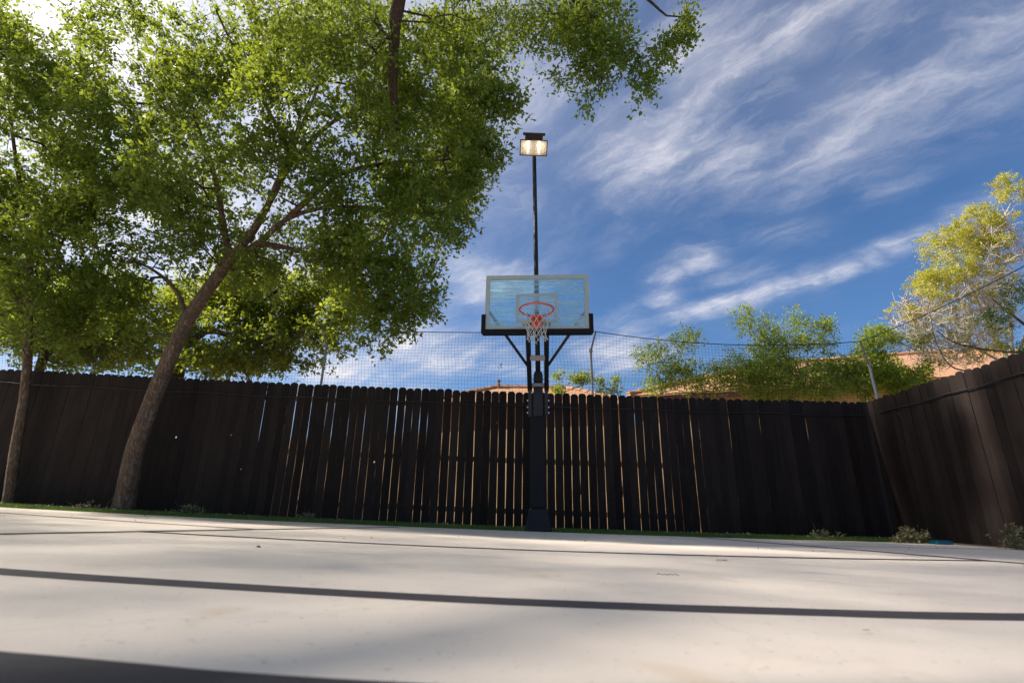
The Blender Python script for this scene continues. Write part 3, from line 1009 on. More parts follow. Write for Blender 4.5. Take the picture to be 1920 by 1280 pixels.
    C, D = t.grow(blob_points([(1905, 555, 36, 30, 8.6, 0.3, 26), (1875, 595, 34, 26, 8.6, 0.3, 22), (1915, 660, 30, 26, 8.7, 0.3, 16), (1975, 580, 40, 70, 8.6, 0.4, 40)], 0.0), step=0.25, twig=0.0035)
    t.wood(M['dark_bark'], M['dark_bark'])
    V, r = spray(C, D, RNG.uniform(0.10, 0.18, len(C)), 49, 0.036, 0.5)
    t.crown(V, r, M['shade_leaf'])


# ------------------------------------------------------------------ houses
def house(name, label, P0, psi, Lh, Wh, pitch, wall, vent=None):
    root = empty(name, (P0.x, P0.y, gz(P0.x)), -psi)
    tag(root, label, 'house')
    ez = P0.z - gz(P0.x)
    ov = 0.5
    MB().box((Lh / 2, Wh / 2, (ez - 0.12) / 2), (Lh - 2 * ov, Wh - 2 * ov, ez - 0.12)).build('wall', wall, root)
    rz_ = Wh / 2 * math.tan(pitch)
    r = MB()
    vs = [(0, 0, ez), (Lh, 0, ez), (Lh, Wh, ez), (0, Wh, ez), (Wh / 2, Wh / 2, ez + rz_), (Lh - Wh / 2, Wh / 2, ez + rz_)]
    vs += [(x, y, z - 0.06) for x, y, z in vs[:4]]
    r.add(vs, [(0, 1, 5, 4), (1, 2, 5), (2, 3, 4, 5), (3, 0, 4), (0, 6, 7, 1), (1, 7, 8, 2), (2, 8, 9, 3), (3, 9, 6, 0)])
    ro = r.build('roof', M['roof'], root)
    cp = MB()
    for a, b in ((0, 4), (1, 5), (2, 5), (3, 4), (4, 5)):
        A, B = Vector(vs[a]), Vector(vs[b])
        n = int((B - A).length / 0.4)
        for i in range(n):
            p, q = A.lerp(B, i / n), A.lerp(B, (i + 1.12) / n)
            cp.tube([p + Vector((0, 0, 0.03)), q + Vector((0, 0, 0.0))], [0.11, 0.09], 8, cap=True)
    cp.build('ridge_caps', M['roof'], ro)
    fa = MB()
    d = 0.16
    for (x, y, sx, sy) in ((Lh / 2, 0.06, Lh - 0.1, 0.03), (Lh / 2, Wh - 0.06, Lh - 0.1, 0.03), (0.06, Wh / 2, 0.03, Wh - 0.16), (Lh - 0.06, Wh / 2, 0.03, Wh - 0.16)):
        fa.box((x, y, ez - 0.06 - d / 2), (sx, sy, d))
    fa.build('fascia', M['fascia'], root)
    for (x, y, s) in vent or []:
        z = ez + min(y, Wh - y) * math.tan(pitch)
        v = MB()
        v.tube([(x, y, z - 0.1), (x, y, z + 0.3)], 0.05, 8)
        v.tube([(x, y, z + 0.3), (x, y, z + 0.36)], 0.08, 8)
        v.build('vent_pipe', M['fascia'], ro)
    return root


def houses():
    house('tiled_house', 'house with long orange tiled hip roof behind the green shrubs', at(1178, 741, 15), math.radians(20), 14.0, 9.0, math.radians(22), M['stucco'])
    house('far_house', 'house whose low orange roof just shows over the fence beside the hoop', at(800, 752, 19.0), math.radians(1), 8.0, 5.0, math.radians(25), M['brick_wall'], [(2.6, 2.35, 1)])
    g = MB()
    xs = [-14 + 0.8 * i for i in range(29)]
    for a, b in zip(xs[:-1], xs[1:]):
        z0 = min(gz(a), gz(b)) - 0.05
        g.box(((a + b) / 2, 0, (z0 + 2.35) / 2), (b - a, 0.2, 2.35 - z0))
    gw = g.build('garden_wall', M['stucco'], None, loc=(0, 13.6, 0))
    gw.rotation_euler.z = -math.radians(20)      # turned to catch the sun behind the slits; parallel to the tiled house
    tag(gw, 'low tan garden wall glimpsed through the gaps of the back fence', 'wall')


# ------------------------------------------------------------------ fences
PW, PT, FH = 0.138, 0.017, 2.35


def picket_mesh(h, knot=None, seed=0, allstain=False):
    """dog-eared board; face 0 stained front, others raw; optional knot hole"""
    w = PW / 2
    e = 0.032
    rr = random.Random(seed)
    prof = [(-w, 0), (w, 0), (w, h - e - 0.012), (w - 0.012, h - 0.020), (w - e, h - 0.003), (0, h + rr.uniform(0, .004)), (-w + e, h - 0.003), (-w + 0.012, h - 0.020), (-w, h - e - 0.012)]
    if knot is None:              # sawn edges that waver, so the slits between boards come and go
        zs = [h * q for q in (0.12, 0.25, 0.37, 0.5, 0.62, 0.74, 0.86)]
        rt = [(w + rr.uniform(-0.0035, 0.0022), q + rr.uniform(-0.05, 0.05)) for q in zs]
        lf = [(-w + rr.uniform(-0.0022, 0.0035), q + rr.uniform(-0.05, 0.05)) for q in reversed(zs)]
        prof = prof[:2] + rt + prof[2:] + lf
    mb = MB()
    n = len(prof)
    if knot is None:
        vs = [(x, -PT / 2, z) for x, z in prof] + [(x, PT / 2, z) for x, z in prof]
        mb.add(vs, [tuple(range(n))], 0)
        mb.add(vs, [tuple(reversed(range(n, 2 * n)))], 1)
        for i in range(n):
            j = (i + 1) % n
            mb.add(vs, [(i, i + n, j + n, j)], 0 if 9 <= i <= 14 else 1)
    else:
        kx, kz, kr = knot
        z0, z1 = kz - 0.07, kz + 0.07
        for s, mi in ((-1, 0), (1, 1)):
            y = s * PT / 2
            lo = [(-w, y, 0), (w, y, 0), (w, y, z0), (-w, y, z0)]
            hi = [(-w, y, z1), (w, y, z1)] + [(x, y, z) for x, z in prof[2:]]
            sq = [(-w, y, z0), (0, y, z0), (w, y, z0), (w, y, kz), (w, y, z1), (0, y, z1), (-w, y, z1), (-w, y, kz)]
            ci = [(kx + kr * math.cos(a), y, kz + kr * 1.15 * math.sin(a)) for a in [math.radians(225 + 45 * k) for k in range(8)]]
            for face in (lo, hi):
                idx = list(range(len(face)))
                mb.add(face, [tuple(idx if s < 0 else reversed(idx))], mi)
            q = [(k, (k + 1) % 8, 8 + (k + 1) % 8, 8 + k) for k in range(8)]
            mb.add(sq + ci, q if s < 0 else [tuple(reversed(f)) for f in q], mi)
        ci0 = [(kx + kr * math.cos(a), -PT / 2, kz + kr * 1.15 * math.sin(a)) for a in [math.radians(225 + 45 * k) for k in range(8)]]
        mb.add(ci0 + [(x, PT / 2, z) for x, y, z in ci0], [(k, 8 + k, 8 + (k + 1) % 8, (k + 1) % 8) for k in range(8)], 1)
        vs = [(x, -PT / 2, z) for x, z in prof] + [(x, PT / 2, z) for x, z in prof]
        for i in range(n):
            j = (i + 1) % n
            mb.add(vs, [(i, i + n, j + n, j)], 0 if 2 <= i <= 7 else 1)
    return mb.mesh('picket', [M['stain'], M['stain'] if allstain else M['cedar']])


def fences():
    FY = 9.22
    meshes = [picket_mesh(FH + d, None, i) for i, d in enumerate((0, 0.008, -0.008, 0.004, -0.004, 0.012, -0.012, 0.002, 0.006, -0.006, 0.010, -0.002))]
    dark = [picket_mesh(FH + d, None, i, True) for i, d in enumerate((0, 0.008, -0.008, 0.004))]
    root = empty('back_fence', (0, FY, 0))
    tag(root, 'long dark stained dog-eared picket fence running behind the hoop', 'fence')
    knots = {}
    for (x, y) in ((330, 820), (434, 816), (704, 866), (443, 905), (931, 792), (452, 880)):
        p = at(x, y, FY)
        knots[p.x] = (p.z, 0.016 if x in (330, 434, 704) else 0.009)
    x = -12.0
    while x < 6.36:
        near = max(0.0, 1 - abs(x + 0.2) / 6.5)
        gap = random.uniform(0.002, 0.008) if -4.4 < x < -1.2 else random.uniform(0.003, 0.0105) if -1.2 <= x < 3.2 else random.uniform(0.0005, 0.002)
        if random.random() < 0.10:
            gap *= 0.25
        cx = x + PW / 2
        me = random.choice(meshes if -4.4 < x < 3.5 else dark)
        for kx, (kz, kr) in knots.items():
            if x <= kx < x + PW + gap:
                lx = max(-0.04, min(0.04, kx - cx))
                me = picket_mesh(FH, (lx, kz - gz(cx) - 0.01, kr), 3)
        o = link('picket', me, None, root, (cx, random.uniform(-0.002, 0.002), gz(cx) + 0.01 + random.uniform(-0.008, 0.008)))
        o.rotation_euler = (0, random.uniform(-0.0022, 0.0022), random.uniform(-0.012, 0.012))
        x += PW + gap
    o = link('picket', dark[0], None, root, (6.475, 0.021, gz(6.4) + 0.01))
    for z in (0.28, 1.13, 2.08):
        for a in np.arange(-12, 6.4, 2.3):
            b = min(a + 2.28, 6.45)
            MB().bar((a, PT / 2 + 0.025, gz(a) + z), (b, PT / 2 + 0.025, gz(b) + z), 0.038, 0.085, (0, 0, 1)).build('rail', M['cedar'], root)
    for a in np.arange(-12, 6.6, 2.3):
        MB().box((a, PT / 2 + 0.10, gz(a) + 1.1), (0.09, 0.09, 2.2)).build('post', M['cedar'], root)
    # right-hand run towards the camera
    FX = 6.50
    root = empty('side_fence', (FX, 0, 0))
    tag(root, 'dark stained picket fence coming forward along the right edge', 'fence')
    meshes = dark
    y = 9.18
    while y > 1.0:
        gap = random.uniform(0.0005, 0.002)
        o = link('picket', random.choice(meshes), None, root, (random.uniform(-0.003, 0.003), y - PW / 2, gz(FX) + 0.01 + random.uniform(-0.012, 0.012)))
        o.rotation_euler = (0, 0, -math.pi / 2 + random.uniform(-0.02, 0.02))
        o.rotation_euler.x = random.uniform(-0.003, 0.003)
        y -= PW + gap
    for z in (0.28, 1.13, 2.08):
        for a in np.arange(1.0, 9.0, 2.05):
            MB().bar((PT / 2 + 0.025, a, gz(FX) + z), (PT / 2 + 0.025, a + 2.03, gz(FX) + z), 0.085, 0.038, (1, 0, 0)).build('rail', M['cedar'], root)


# ------------------------------------------------------------------ ball-stop netting
def netting():
    tops = [(-9.6, 8.95, 3.45), (-3.53, 8.95, 3.43), (1.555, 8.95, 3.47), (6.40, 8.88, 3.335)]
    root = empty('ball_stop_net', (0, 9.1, 0))
    tag(root, 'black square-mesh ball-stop netting hung along the back fence top', 'net')
    O = Vector((0, 9.1, 0))

    def top(x):
        for a, b in zip(tops[:-1], tops[1:]):
            if x <= b[0] or b is tops[-1]:
                u = (x - a[0]) / (b[0] - a[0])
                s = 4 * u * (1 - u)
                sag = 0.16 if a[0] > 1 else 0.04 if a[0] > -4 else 0.15
                return Vector((x, a[1] + (b[1] - a[1]) * u, a[2] + (b[2] - a[2]) * u - sag * s))

    def bot(x):
        return Vector((x, 9.185, gz(x) + 2.10 + 0.012 * math.sin(x * 3.1)))

    cell = 0.062
    nx = int((6.4 + 9.6) / cell)
    nz = 22
    grid = []
    for i in range(nx + 1):
        x = -9.6 + i * cell
        T, B = top(x), bot(x)
        row = []
        for j in range(nz + 1):
            u = j / nz
            p = T.lerp(B, u)
            w = math.sin(math.pi * u)
            p.y += -0.05 * w
            p += Vector((noise.noise(Vector((x * 1.3, u * 3, 1.0))), noise.noise(Vector((x * 1.3, u * 3, 9.0))), noise.noise(Vector((x * 0.9, u * 3, 5.0))))) * 0.05 * w
            row.append(p - O)
        grid.append(row)
    mb = MB()
    r = 0.0017
    for row in grid:
        mb.tube(row, r, 3, cap=False)
    for j in range(1, nz):
        mb.tube([g[j] for g in grid], r, 3, cap=False)
    o = mb.build('mesh_panel', M['net_black'], root)
    MB().tube([g[0] for g in grid], 0.0075, 6).build('top_cord', M['cable'], root)
    MB().tube([g[nz] for g in grid], 0.010, 6).build('bottom_cord', M['cable'], root)
    # net continuing forward over the side fence
    root = empty('side_ball_stop_net', (6.4, 6, 0))
    tag(root, 'black netting cords running forward above the right-hand fence', 'net')
    O = Vector((6.4, 6, 0))
    A = Vector(tops[-1])
    B = at(1990, 462, 5.0)
    B = Vector((6.25, 1.2, 4.15)) if B is None else B
    cab = [A.lerp(B, i / 24) + Vector((0, 0, -0.06 * 4 * (i / 24) * (1 - i / 24))) - O for i in range(25)]
    MB().tube(cab, 0.0075, 6).build('top_cord', M['cable'], root)
    lo = [Vector((6.465, A.y + (B.y - 0.5 - A.y) * i / 24, gz(6.5) + 2.09 + 0.01 * math.sin(i))) - O for i in range(25)]
    MB().tube(lo, 0.010, 6).build('bottom_cord', M['cable'], root)
    # posts
    def post(name, label, base, kink, tip):
        base, kink, tip = Vector(base), Vector(kink), Vector(tip)
        r_ = empty(name, base)
        tag(r_, label, 'post', 'galvanised posts carrying the net')
        MB().tube([Vector((0, 0, 0)), (kink - base) * 0.98, kink - base], 0.024, 10).build('tube', M['galv'], r_, sm=False)
        MB().tube([kink - base - Vector((0, 0, 0.02)), tip - base], [0.020, 0.016], 8).build('top_arm', M['galv'], r_)
        MB().tube([kink - base - Vector((0, 0, 0.05)), kink - base + Vector((0, 0, 0.01))], 0.034, 10).build('collar', M['galv'], r_)
    post('net_post', 'galvanised net post behind the fence under the leaning oak leaves', (-3.59, 9.40, gz(-3.6)), (-3.565, 9.37, 3.27), tops[1])
    post('net_post', 'galvanised net post behind the fence just right of the backboard', (1.54, 9.40, gz(1.5)), (1.517, 9.37, 3.25), tops[2])
    post('net_post', 'galvanised net post leaning at the fence corner by the leafy shrub', (6.95, 9.42, gz(6.9)), at(1629, 682, 9.36), tops[3])
    # a dead leaf caught in the net
    p = at(936, 687, 9.02)
    V, rn = spray(np.array([tuple(p)]), np.array([[0, 0, 1.0]]), 0.03, 7, 0.045, 0.5)
    tag(quads_mesh('caught_leaf', V, rn, M['shade_leaf']), 'tiny dark dead leaf caught in the net left of the hoop', 'leaf')


# ------------------------------------------------------------------ hoop and light
HP = Vector((0.444, 8.25, gz(0.444)))
HR = -math.radians(3.8)


def hoop():
    root = empty('basketball_hoop', HP, HR)
    tag(root, 'in-ground basketball hoop with glass backboard, orange rim and black padded pole', 'basketball hoop')
    g = HP.z
    z = lambda v: v - g
    # flared boot
    mb = MB()
    mb.box((0, 0, z(0.155) / 1 + 0.0), (0.405, 0.36, 0.31 - g), None, 0, (0.70, 0.72))
    mb.build('base_boot', M['boot'], root, bevel=0.012)
    # pad sleeve round the pole
    MB().box((0, 0, z(1.02)), (0.255, 0.25, 1.415)).build('pole_pad', M['pad'], root, bevel=0.03)
    pole = MB().box((0, 0.02, z(2.075)), (0.155, 0.13, 0.69)).build('pole', M['black_steel'], root, bevel=0.008)
    by = -1.27                       # backboard plane
    # two side arms from the pole up to the board
    for s in (-1, 1):
        MB().bar((s * 0.135, 0.02, z(1.74)), (s * 0.135, -0.04, z(2.30)), 0.055, 0.075, (0, 1, 0)).build('lower_plate', M['black_steel'], root, bevel=0.005)
        MB().bar((s * 0.137, -0.02, z(2.16)), (s * 0.137, by + 0.07, z(2.86)), 0.048, 0.075, (1, 0, 0)).build('arm', M['black_steel'], root, bevel=0.005)
        # wing braces to the board edges
        MB().bar((s * 0.160, -0.50, z(2.45)), (s * 0.71, by + 0.05, z(3.07)), 0.040, 0.040, (0, 1, 0)).build('wing_brace', M['black_steel'], root, bevel=0.004)
        for k, (bx, bz) in enumerate(((0.085, 2.34), (0.085, 2.26), (0.085, 2.12), (0.172, 1.99), (0.172, 1.88), (0.172, 1.79))):
            yb = -0.055 if k < 3 else -0.02
            MB().tube([(s * bx, yb, z(bz)), (s * bx, yb - 0.03, z(bz))], 0.012, 6).build('bolt', M['bolt'], root)
    MB().box((0, by + 0.52, z(2.50)), (0.225, 0.05, 0.075), Matrix.Rotation(math.radians(32), 3, 'X')).build('cross_plate', M['steel'], root, bevel=0.004)
    MB().box((0, -0.09, z(2.24)), (0.215, 0.04, 0.055)).build('cross_plate', M['steel'], root, bevel=0.004)
    MB().box((0, -0.075, z(2.36)), (0.150, 0.05, 0.13)).build('height_adjuster', M['black_steel'], root, bevel=0.005)
    # backboard
    BW, Z0, Z1 = 1.524, z(2.765), z(3.632)
    bb = MB().box((0, by, (Z0 + Z1) / 2), (BW - 0.004, 0.012, Z1 - Z0 - 0.004)).build('backboard', M['glass'], root)

    def frame(name, w, z0, z1, t, y, m):
        f = MB()
        f.box((0, y, z0 + t / 2), (w, 0.003, t))
        f.box((0, y, z1 - t / 2), (w, 0.003, t))
        for s in (-1, 1):
            f.box((s * (w / 2 - t / 2), y, (z0 + z1) / 2), (t, 0.003, z1 - z0 - 2 * t))
        return f.build(name, m, bb)
    fr = MB()
    t_ = 0.062
    fr.box((0, by, Z0 + t_ / 2 - 0.004), (BW, 0.034, t_))
    fr.box((0, by, Z1 - t_ / 2 + 0.004), (BW, 0.034, t_))
    for s in (-1, 1):
        fr.box((s * (BW / 2 - t_ / 2 + 0.003), by, (Z0 + Z1) / 2), (t_, 0.034, Z1 - Z0 - 2 * t_ + 0.006))
    fr.build('board_frame', M['board_white'], bb)
    frame('target_square', 0.616, z(2.880), z(3.335), 0.044, by - 0.0085, M['board_white'])
    # black edge pad: a U along the bottom and up both corners
    pd = MB()
    zp0, zp1, zs = z(2.690), z(2.772), z(3.005)
    hw = BW / 2 + 0.052
    prof = [(-hw, zs), (-hw, zp0 + 0.03), (-hw + 0.03, zp0), (hw - 0.03, zp0), (hw, zp0 + 0.03), (hw, zs), (hw - 0.062, zs), (hw - 0.062, zp1), (-hw + 0.062, zp1), (-hw + 0.062, zs)]
    n = len(prof)
    vs = [(x, by - 0.036, q) for x, q in prof] + [(x, by + 0.036, q) for x, q in prof]
    fs = [(0, 1, 8, 9), (1, 2, 3, 4, 7, 8), (4, 5, 6, 7)]
    pd.add(vs, fs + [tuple(reversed([i + n for i in f])) for f in fs] + [(i, i + n, (i + 1) % n + n, (i + 1) % n) for i in range(n)])
    pd.build('edge_pad', M['pad'], bb, bevel=0.006)
    # back frame of the board
    fb = MB()
    fb.box((0, by + 0.06, z(2.86)), (0.40, 0.05, 0.16))
    fb.build('mounting_plate', M['black_steel'], bb)
    # rim
    R = 0.2365
    rc = Vector((0, by - 0.152 - R, z(2.925)))
    ring = [rc + Vector((R * math.sin(a), R * math.cos(a), 0)) for a in np.linspace(0, 2 * math.pi, 49)]
    rim = MB().tube(ring, 0.0125, 10, cap=False).build('rim', M['rim'], root, sm=True)
    br = MB()
    y0 = by - 0.018
    br.box((0, y0 - 0.006, z(2.868)), (0.155, 0.012, 0.160))
    br.box((0, (y0 + rc.y + R) / 2 - 0.006, z(2.925)), (0.13, abs(y0 - rc.y - R) + 0.03, 0.016))
    for s in (-1, 1):
        br.add([(s * 0.060, y0 - 0.01, z(2.80)), (s * 0.060, y0 - 0.01, z(2.92)), (s * 0.060, rc.y + R - 0.02, z(2.915)),
                (s * 0.048, y0 - 0.01, z(2.80)), (s * 0.048, y0 - 0.01, z(2.92)), (s * 0.048, rc.y + R - 0.02, z(2.915))],
               [(0, 1, 2), (5, 4, 3), (0, 3, 4, 1), (1, 4, 5, 2), (2, 5, 3, 0)])
        br.tube([(s * 0.065, y0 - 0.02, z(2.925)), (s * 0.16, rc.y + R * 0.75, z(2.922))], 0.009, 6)
    br.build('rim_bracket', M['rim'], rim)
    hk = MB()
    for k in range(12):
        a = 2 * math.pi * k / 12
        p = rc + Vector((R * math.sin(a), R * math.cos(a), -0.012))
        hk.tube([p, p + Vector((0, 0, -0.022))], 0.004, 5)
    hk.build('net_hooks', M['rim'], rim)
    # net: diamonds that narrow and flare, white top loops to the rim
    rows = [(0.0, R - 0.004, 0), (0.085, 0.205, 1), (0.165, 0.170, 0), (0.235, 0.145, 1), (0.300, 0.130, 0), (0.360, 0.126, 1), (0.420, 0.136, 0)]
    nt = MB()

    def knot(i, k):
        dz, rr, odd = rows[i]
        a = 2 * math.pi * (k + 0.5 * odd) / 12
        j = Vector((noise.noise(Vector((i * 3.1, k * 1.7, 0))), noise.noise(Vector((i * 2.3, k * 2.9, 4))), noise.noise(Vector((i * 1.3, k * 2.1, 8))))) * (0.012 if i else 0.0) * (i / 2)
        return rc + Vector((rr * math.sin(a), rr * math.cos(a), -0.03 - dz)) + j
    for i in range(len(rows) - 1):
        for k in range(12):
            o1 = rows[i][2]
            for kk in ((k, k - 1) if not o1 else (k, k + 1)):
                p, q = knot(i, k), knot(i + 1, kk)
                mid = (p + q) / 2 + Vector((0, 0, -0.006))
                rad = 0.0033 if i < 3 else 0.0044
                nt.tube([p, mid, q], rad, 5, cap=False)
    nt.build('hoop_net', M['net_white'], rim)


def light_pole():
    bx = HP + Vector((0.0, 0.02, 0))
    base = Vector((0.444, 8.27, 2.423))
    tip = at(1001.5, 289, 8.27)
    root = empty('floodlight_pole', base)
    tag(root, 'tall thin black pole with a lit rectangular floodlight above the hoop', 'floodlight')
    tp = tip - base
    MB().tube([(0, 0, -0.0), tp * 0.5, tp + Vector((0, 0, 0.10))], [0.044, 0.041, 0.038], 10).build('pole', M['black_steel'], root, sm=True)
    MB().box((0, 0, 0.03), (0.13, 0.11, 0.06)).build('foot_plate', M['black_steel'], root, bevel=0.004)
    # floodlight head: face looks down and forward onto the court
    nrm = Vector((-0.02, -0.80, -0.60)).normalized()
    xx = Vector((1, 0.02, -0.012)).normalized()
    yy = nrm.cross(xx).normalized()
    if yy.z < 0:
        yy = -yy
    c = at(1000.5, 277.5, 8.05) - base
    R = Matrix((xx, yy, nrm)).transposed()

    def T(p):
        return c + R @ Vector(p)
    hw, hh, dp = 0.262, 0.145, 0.14
    hd = MB()
    # open box: rim, sides, tapering back
    out = [(-hw, -hh), (hw, -hh), (hw, hh), (-hw, hh)]
    inn = [(-hw + .018, -hh + .018), (hw - .018, -hh + .018), (hw - .018, hh - .018), (-hw + .018, hh - .018)]
    bck = [(-hw * .62, -hh * .45), (hw * .62, -hh * .45), (hw * .62, hh * 0.9), (-hw * .62, hh * 0.9)]
    vs = [T((x, y, 0)) for x, y in out] + [T((x, y, 0)) for x, y in inn] + [T((x, y, -dp)) for x, y in bck]
    fs = [(k, (k + 1) % 4, 8 + (k + 1) % 4, 8 + k) for k in range(4)] + [(8, 9, 10, 11)]
    hd.add(vs, fs)
    head = hd.build('housing', M['bronze'], root)
    bz = MB()
    for k in range(4):
        k2 = (k + 1) % 4
        bz.add([T(out[k] + (0.008,)), T(out[k2] + (0.008,)), T(inn[k2] + (0.010,)), T(inn[k] + (0.010,)),
                T(out[k] + (-0.012,)), T(out[k2] + (-0.012,)), T(inn[k2] + (-0.012,)), T(inn[k] + (-0.012,))],
               [(0, 1, 2, 3), (0, 4, 5, 1), (3, 2, 6, 7)])
    bz.build('bezel', M['rust_trim'], head)
    rf = MB()
    deep = [(-hw * .55, -hh * .40), (hw * .55, -hh * .40), (hw * .55, hh * 0.80), (-hw * .55, hh * 0.80)]
    vs = [T((x, y, -0.004)) for x, y in inn] + [T((x, y, -dp + 0.02)) for x, y in deep]
    rf.add(vs, [(k, (k + 1) % 4, 4 + (k + 1) % 4, 4 + k) for k in range(4)] + [(4, 5, 6, 7)])
    rf.build('reflector', M['reflector'], head)
    for s in (-1, 1):
        MB().tube([T((s * 0.105, -0.075, -0.055)), T((s * 0.105, 0.02, -0.055)), T((s * 0.105, 0.105, -0.055))], [0.010, 0.016, 0.026], 10).build('lamp', M['lamp'], head)
    MB().add([T((x, y, 0.004)) for x, y in inn], [(0, 1, 2, 3)]).build('lens', M['lamp_glass'], head)
    # ballast box and bracket on top
    MB().box(c + R @ Vector((0, hh + 0.035, -0.14)), (0.34, 0.10, 0.14), R).build('ballast_box', M['bronze'], root, bevel=0.006)
    MB().box(c + R @ Vector((0, hh + 0.105, -0.13)), (0.425, 0.045, 0.16), R).build('top_cover', M['bronze'], root, bevel=0.004)


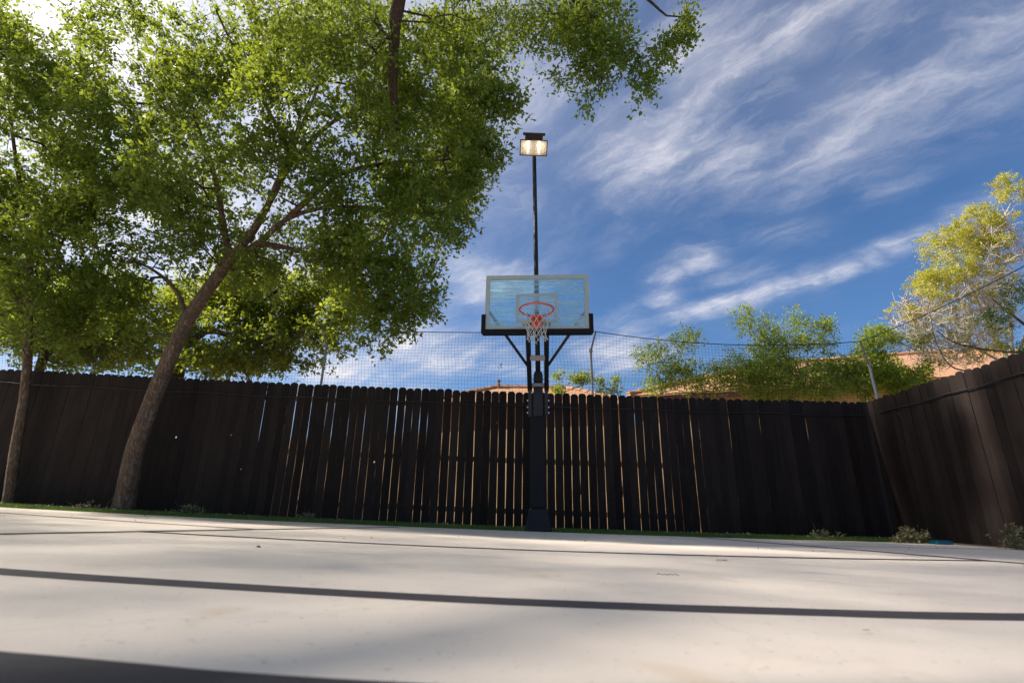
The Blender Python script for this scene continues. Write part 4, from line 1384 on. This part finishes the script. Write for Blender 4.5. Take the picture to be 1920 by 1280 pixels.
# ------------------------------------------------------------------ turf, litter, small things
def ground_cover():
    # turf strip between court and fence
    n = 70000
    x = RNG.uniform(-12, 6.45, n)
    y = RNG.uniform(COURT_Y - 0.01, 9.20, n)
    edge = np.array([0.04 * noise.noise(Vector((a * 3.0, 0, 0))) for a in x[:2000]])
    y = np.where(RNG.uniform(size=n) < 0.30, COURT_Y + RNG.uniform(-0.02, 0.14, n), y)
    z = np.array([gz(a) for a in x]) - 0.04
    h = RNG.uniform(0.055, 0.100, n)
    lean = RNG.normal(size=(n, 2)) * 0.018
    a = RNG.uniform(0, math.pi, n)
    w = 0.0035
    dx, dy = np.cos(a) * w, np.sin(a) * w
    P = np.stack([x, y, z], 1)
    V = np.stack([P + np.stack([-dx, -dy, 0 * x], 1), P + np.stack([dx, dy, 0 * x], 1),
                  P + np.stack([lean[:, 0] + dx * .3, lean[:, 1], h], 1), P + np.stack([lean[:, 0] - dx * .3, lean[:, 1], h], 1)], 1)
    tag(quads_mesh('turf_strip', V, RNG.uniform(0, 1, n), M['turf'], None, 'stuff'), 'narrow strip of green turf between the court and the fence', 'grass')
    # loose dead leaves along the strip
    n = 1500
    xs = RNG.uniform(-9, 6.4, n)
    clump = np.array([noise.noise(Vector((a * 1.3, 3, 0))) for a in xs])
    xs = xs[clump > -0.05]
    n = len(xs)
    P = np.stack([xs, RNG.uniform(8.15, 9.0, n), np.array([gz(a) for a in xs]) + RNG.uniform(0.02, 0.055, n)], 1)
    k = 70
    cx_ = RNG.uniform(-5.5, 6.0, k)
    cy_ = 8.0 - np.abs(RNG.normal(size=k)) * 2.4
    P = np.concatenate([P, np.stack([cx_, cy_, np.array([gz(a) for a in cx_]) + 0.010], 1)])
    L = np.concatenate([RNG.uniform(0.03, 0.065, n), RNG.uniform(0.012, 0.032, k)])
    n += k
    D = RNG.normal(size=(n, 3)) * np.array([1, 1, 0.25])
    D[-k:, 2] = np.abs(D[-k:, 2]) * 0.3
    tag(quads_mesh('leaf_litter', leaf_quads(P, D, L, L * 0.5), RNG.uniform(0, 1, n), M['dry_leaf'], None, 'stuff'), 'scattered dry leaves along the turf at the fence foot', 'leaves')

    def pile(label, x, y, Y, w, h, n, leaf='dry_leaf'):
        p = at(x, y, Y)
        b = Vector((p.x, p.y, gz(p.x) + (0.004 if Y < COURT_Y else -0.0)))
        r = empty('leaf_pile', b)
        tag(r, label, 'leaf pile', 'heaps of dead leaves by the fence')
        C = RNG.normal(size=(n, 3)) * np.array([w * 0.42, 0.09, 0])
        C[:, 2] = np.abs(RNG.normal(size=n)) * h * 0.45 * np.exp(-(C[:, 0] / (w * 0.5)) ** 2) + 0.02
        V, rn = spray(C, np.tile([[0, 0, 0.8]], (n, 1)), RNG.uniform(0.05, 0.10, n), 14, 0.050, 0.55)
        V[..., 2] = np.maximum(V[..., 2], 0.002)
        quads_mesh('leaves', V, rn, M[leaf], r)
        tw = MB()
        for _ in range(10):
            a = Vector((RNG.normal() * w * 0.45, RNG.normal() * 0.08, 0.02))
            d = Vector((RNG.normal(), RNG.normal() * 0.4, abs(RNG.normal()) * 0.35)).normalized() * random.uniform(0.12, 0.30)
            tw.tube([a, a + d * 0.5 + Vector((0, 0, 0.01)), a + d], [0.004, 0.003, 0.0015], 4, cap=False)
        tw.build('twigs', M['bark'], r)
    pile('heap of dead leaves on the turf right of the leaning trunk', 354, 960, 8.6, 0.24, 0.16, 26)
    pile('small tuft of dead leaves at the fence left of the hoop', 575, 966, 8.7, 0.14, 0.12, 12)
    pile('low dead leaves where the slim and leaning trunks stand apart', 168, 955, 8.5, 0.16, 0.05, 8)
    pile('little pair of dead leaf tufts on the right part of the fence foot', 1545, 1006, 8.5, 0.20, 0.10, 12)
    pile('largest twiggy heap of dead leaves near the right fence corner', 1712, 1012, 7.9, 0.28, 0.22, 34)
    pile('twiggy heap of dead leaves at the right edge under the side fence', 1908, 1012, 6.5, 0.16, 0.22, 26)
    # teal plastic boards left on the ground in the right corner
    p = at(1764, 1016, 7.7)
    b = MB()
    b.box((0, 0, 0.022), (0.22, 0.16, 0.044))
    b.box((0, 0, 0.048), (0.18, 0.12, 0.010))
    tag(b.build('teal_tray', M['teal'], None, bevel=0.004, loc=(p.x, p.y, gz(p.x) + 0.001)), 'small teal plastic tray on the court edge beside the twiggy heap', 'tray')
    p = at(1921, 984, 6.35)
    # single leaves lying on the court
    for lab, x, y, Y, L in (('single dark dead leaf lying on the court before the hoop', 1352, 1052, 3.0, 0.05),
                            ('tiny dark fleck of leaf on the near right court', 1625, 1187, 1.28, 0.012)):
        d = px_ray(x, y)
        q = CAM.copy()
        s = 0.0
        while q.z > gz(q.x) and s < 20:
            s += 0.01
            q = CAM + d * s
        P = np.array([[q.x, q.y, gz(q.x) + 0.006]])
        V = leaf_quads(np.repeat(P, 3, 0), np.array([[1, 0.2, 0.02], [0.6, 0.9, 0.05], [-1, 0.3, 0.05]]), np.array([L, L * .8, L * .7]), np.array([L, L, L]) * 0.5, up=5)
        V[..., 2] = np.maximum(V[..., 2], gz(q.x) + 0.005)
        tag(quads_mesh('fallen_leaf', V, [0.2, 0.4, 0.1], M['shade_leaf']), lab, 'leaf')
    # thin dry stem curling on the court
    tw = MB()
    q0 = Vector((0.62, 2.33, 0))
    pts = [Vector((q0.x + 0.011 * i, q0.y + 0.014 * math.sin(i * 1.4), 0)) for i in range(9)]
    pts = [Vector((p.x, p.y, gz(p.x) + 0.006 + 0.004 * (i % 2))) for i, p in enumerate(pts)]
    o = tw.tube(pts, 0.0013, 5).build('dry_stem', M['bark'])
    tag(o, 'thin curled dry stem lying on the court in front of the hoop', 'stem')


houses()
fences()
netting()
hoop()
light_pole()
ground_cover()
leaning_tree()
slim_tree()
back_trees()
overhead_tree()
side_tree()
shrubs()
